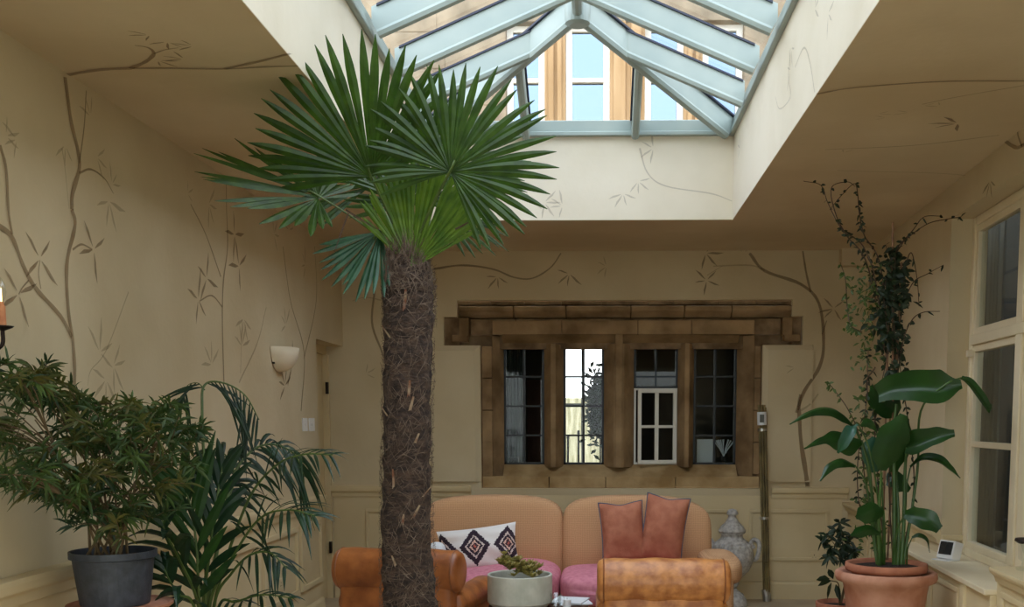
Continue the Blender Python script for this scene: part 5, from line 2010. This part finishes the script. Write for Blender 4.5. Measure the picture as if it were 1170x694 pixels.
mb.add(vs, [(i * (n + 1) + k, i * (n + 1) + k + 1, (i + 1) * (n + 1) + k + 1, (i + 1) * (n + 1) + k) for i in range(mm_ - 1) for k in range(n)])
mb.build('shade', M['plasterlamp'], o, smooth=True)
MB().box(XL, 7.10, zb3 + .05, XL + .02, 7.38, zt3 - .01).build('back_plate', M['iron'], o, bevel=.004)
for px0, px1, lb in ((345, 350.5, 'white light switch plate farther from the door recess, under the wall light side'), (352.5, 358.5, 'white light switch plate nearest the door recess')):
    y_a, y_b = ax(px0, 485, XL).y, ax(px1, 485, XL).y
    zz0, zz1 = ax((px0 + px1) / 2, 493, XL).z, ax((px0 + px1) / 2, 478, XL).z
    so_ = empty('light_switch', (XL, (y_a + y_b) / 2, zz0), lb, 'light switch')
    MB().box(XL, y_a, zz0, XL + .008, y_b, zz1).build('plate', M['plastic'], so_, bevel=.002)
    MB().box(XL + .008, (y_a + y_b) / 2 - .012, zz0 + .04, XL + .013, (y_a + y_b) / 2 + .012, zz1 - .04).build('rocker', M['plastic'], so_, bevel=.001)
# sockets


def socket(c, ux, w, label, outv):
    s0 = empty('wall_socket', c, label, 'socket')
    u, n_ = V(ux), V(outv)
    c = V(c)

    def bx(a0, a1, z0_, z1_, t0_, t1_):
        q = []
        for z in (z0_, z1_):
            for (a_, t_) in ((a0, t0_), (a1, t0_), (a1, t1_), (a0, t1_)):
                q.append(c + u * a_ + n_ * t_ + V((0, 0, z)))
        return MB().add(q, [(3, 2, 1, 0), (4, 5, 6, 7), (0, 1, 5, 4), (1, 2, 6, 5), (2, 3, 7, 6), (3, 0, 4, 7)])
    bx(-w / 2, w / 2, -.043, .043, 0, .009).build('plate', M['panel'], s0, bevel=.002)
    for xx in ((-w / 4, w / 4) if w > .1 else (0,)):
        for (da, dz, ww, hh) in ((0, .012, .003, .006), (-.012, -.01, .005, .003), (.012, -.01, .005, .003)):
            bx(xx + da - ww, xx + da + ww, dz - hh, dz + hh, .009, .0095).build('pin_hole', M['screen'], s0)


q = at(935, 636, D)
socket((q.x, D - .004, q.z), (1, 0, 0), .15, 'cream double socket on the back wall panelling behind the shrub', (0, -1, 0))
q = ax(319, 668, XL)
socket((XL + .004, q.y, q.z), (0, 1, 0), .085, 'cream single socket on the side wall panelling by the feather palm', (1, 0, 0))

# candle sconce at the edge of the left wall
q = at(3, 374, 3.6)
sc_ = empty('candle_sconce', (XL, 3.6, q.z - .1), 'dark iron candle-style wall sconce with a clear bulb at the near left wall', 'wall light')
cx_, cz_ = q.x, q.z
MB().lathe([(0, cz_ - .012), (.006, cz_ - .012), (.03, cz_ - .002), (.036, cz_ + .004), (.03, cz_ + .004), (0, cz_)], (cx_, 3.6, 0), 24, cap=False).build('drip_pan', M['iron'], sc_, smooth=True)
P = bez([(XL + .01, 3.6, cz_ - .02), (XL + .07, 3.6, cz_ - .085), (cx_ - .01, 3.6, cz_ - .065), (cx_, 3.6, cz_ - .01)], 8)
MB().tube(P, .007, 8).build('arm', M['iron'], sc_, smooth=True)
MB().lathe([(0, 0), (.04, 0), (.04, .008), (.02, .016), (0, .016)], (XL, 3.6, cz_ - .02), 24, cap=False, ax='x').build('back_plate', M['iron'], sc_)
MB().lathe([(.0125, cz_ + .002), (.012, cz_ + .07), (.008, cz_ + .075), (.0075, cz_ + .085)], (cx_, 3.6, 0), 16).build('candle_tube', M['candle'], sc_, smooth=False)
MB().lathe([(.006, cz_ + .085), (.014, cz_ + .1), (.018, cz_ + .12), (.014, cz_ + .145), (.004, cz_ + .165), (0, cz_ + .168)], (cx_, 3.6, 0), 20, cap=False).build('bulb', M['clear'], sc_, smooth=True)
MB().tube([(cx_, 3.6, cz_ + .085), (cx_, 3.6, cz_ + .13)], .0025, 6).build('filament', M['filament'], sc_)
# little candle holder on the near sill rail at the right edge
hx_ = 2.02
th = empty('tea_light_holder', (hx_, 5.0, .84), 'small dark-rimmed glass holder on the rail at the right edge', 'candle holder')
MB().lathe([(0, .84), (.035, .84), (.04, .85), (.015, .862), (.012, .88), (.03, .895), (.034, .97), (.026, .97), (0, .9)], (hx_, 5.0, 0), 24, cap=False).build('stem', M['clear'], th)
MB().lathe([(.033, .968), (.05, .98), (.046, .992), (.03, .986)], (hx_, 5.0, 0), 24, cap=False).build('rim', M['iron'], th)
# ---------------------------------------------------------------- light
w = bpy.data.worlds.new('world')
sc.world = w
w.use_nodes = True
nt = w.node_tree
bg = nt.nodes['Background']
tcw = nt.nodes.new('ShaderNodeTexCoord')
sp = nt.nodes.new('ShaderNodeSeparateXYZ')
nt.links.new(tcw.outputs['Generated'], sp.inputs[0])
r = nt.nodes.new('ShaderNodeValToRGB')
r.color_ramp.elements[0].position = 0.0
r.color_ramp.elements[0].color = (0.95, 0.97, 1.0, 1)
r.color_ramp.elements[1].position = 0.9
r.color_ramp.elements[1].color = (0.80, 0.88, 1.0, 1)
nt.links.new(sp.outputs[2], r.inputs[0])
nt.links.new(r.outputs[0], bg.inputs[0])
bg.inputs[1].default_value = SKY


def portal(loc, rot, sx, sy):
    l = bpy.data.lights.new('sky_portal', 'AREA')
    l.shape = 'RECTANGLE'
    l.size, l.size_y = sx, sy
    l.cycles.is_portal = True
    o = bpy.data.objects.new('sky_portal', l)
    o.location = loc
    o.rotation_euler = rot
    col.objects.link(o)


portal((rx, (OY0 + OY1) / 2, ZA + .12), (0, 0, 0), OX1 - OX0 + .4, OY1 - OY0 + .4)
portal((-.2, NEAR - .25, 1.4), (math.radians(90), 0, 0), 3.6, 2.8)
portal(((wx0 + wx1) / 2, 13.2, (wz0 + wz1) / 2), (math.radians(90), 0, pi), wx1 - wx0, wz1 - wz0)

sc.view_settings.view_transform = 'Standard'
sc.view_settings.look = 'None'
sc.view_settings.gamma = 1
sc.view_settings.exposure = EXPO
sc.view_settings.use_curve_mapping = False
sc.cycles.max_bounces = 12
sc.cycles.diffuse_bounces = 6
sc.cycles.transparent_max_bounces = 24
sc.cycles.sample_clamp_indirect = 6
sc.cycles.caustics_reflective = False
sc.cycles.caustics_refractive = False
sc.cycles.use_denoising = True
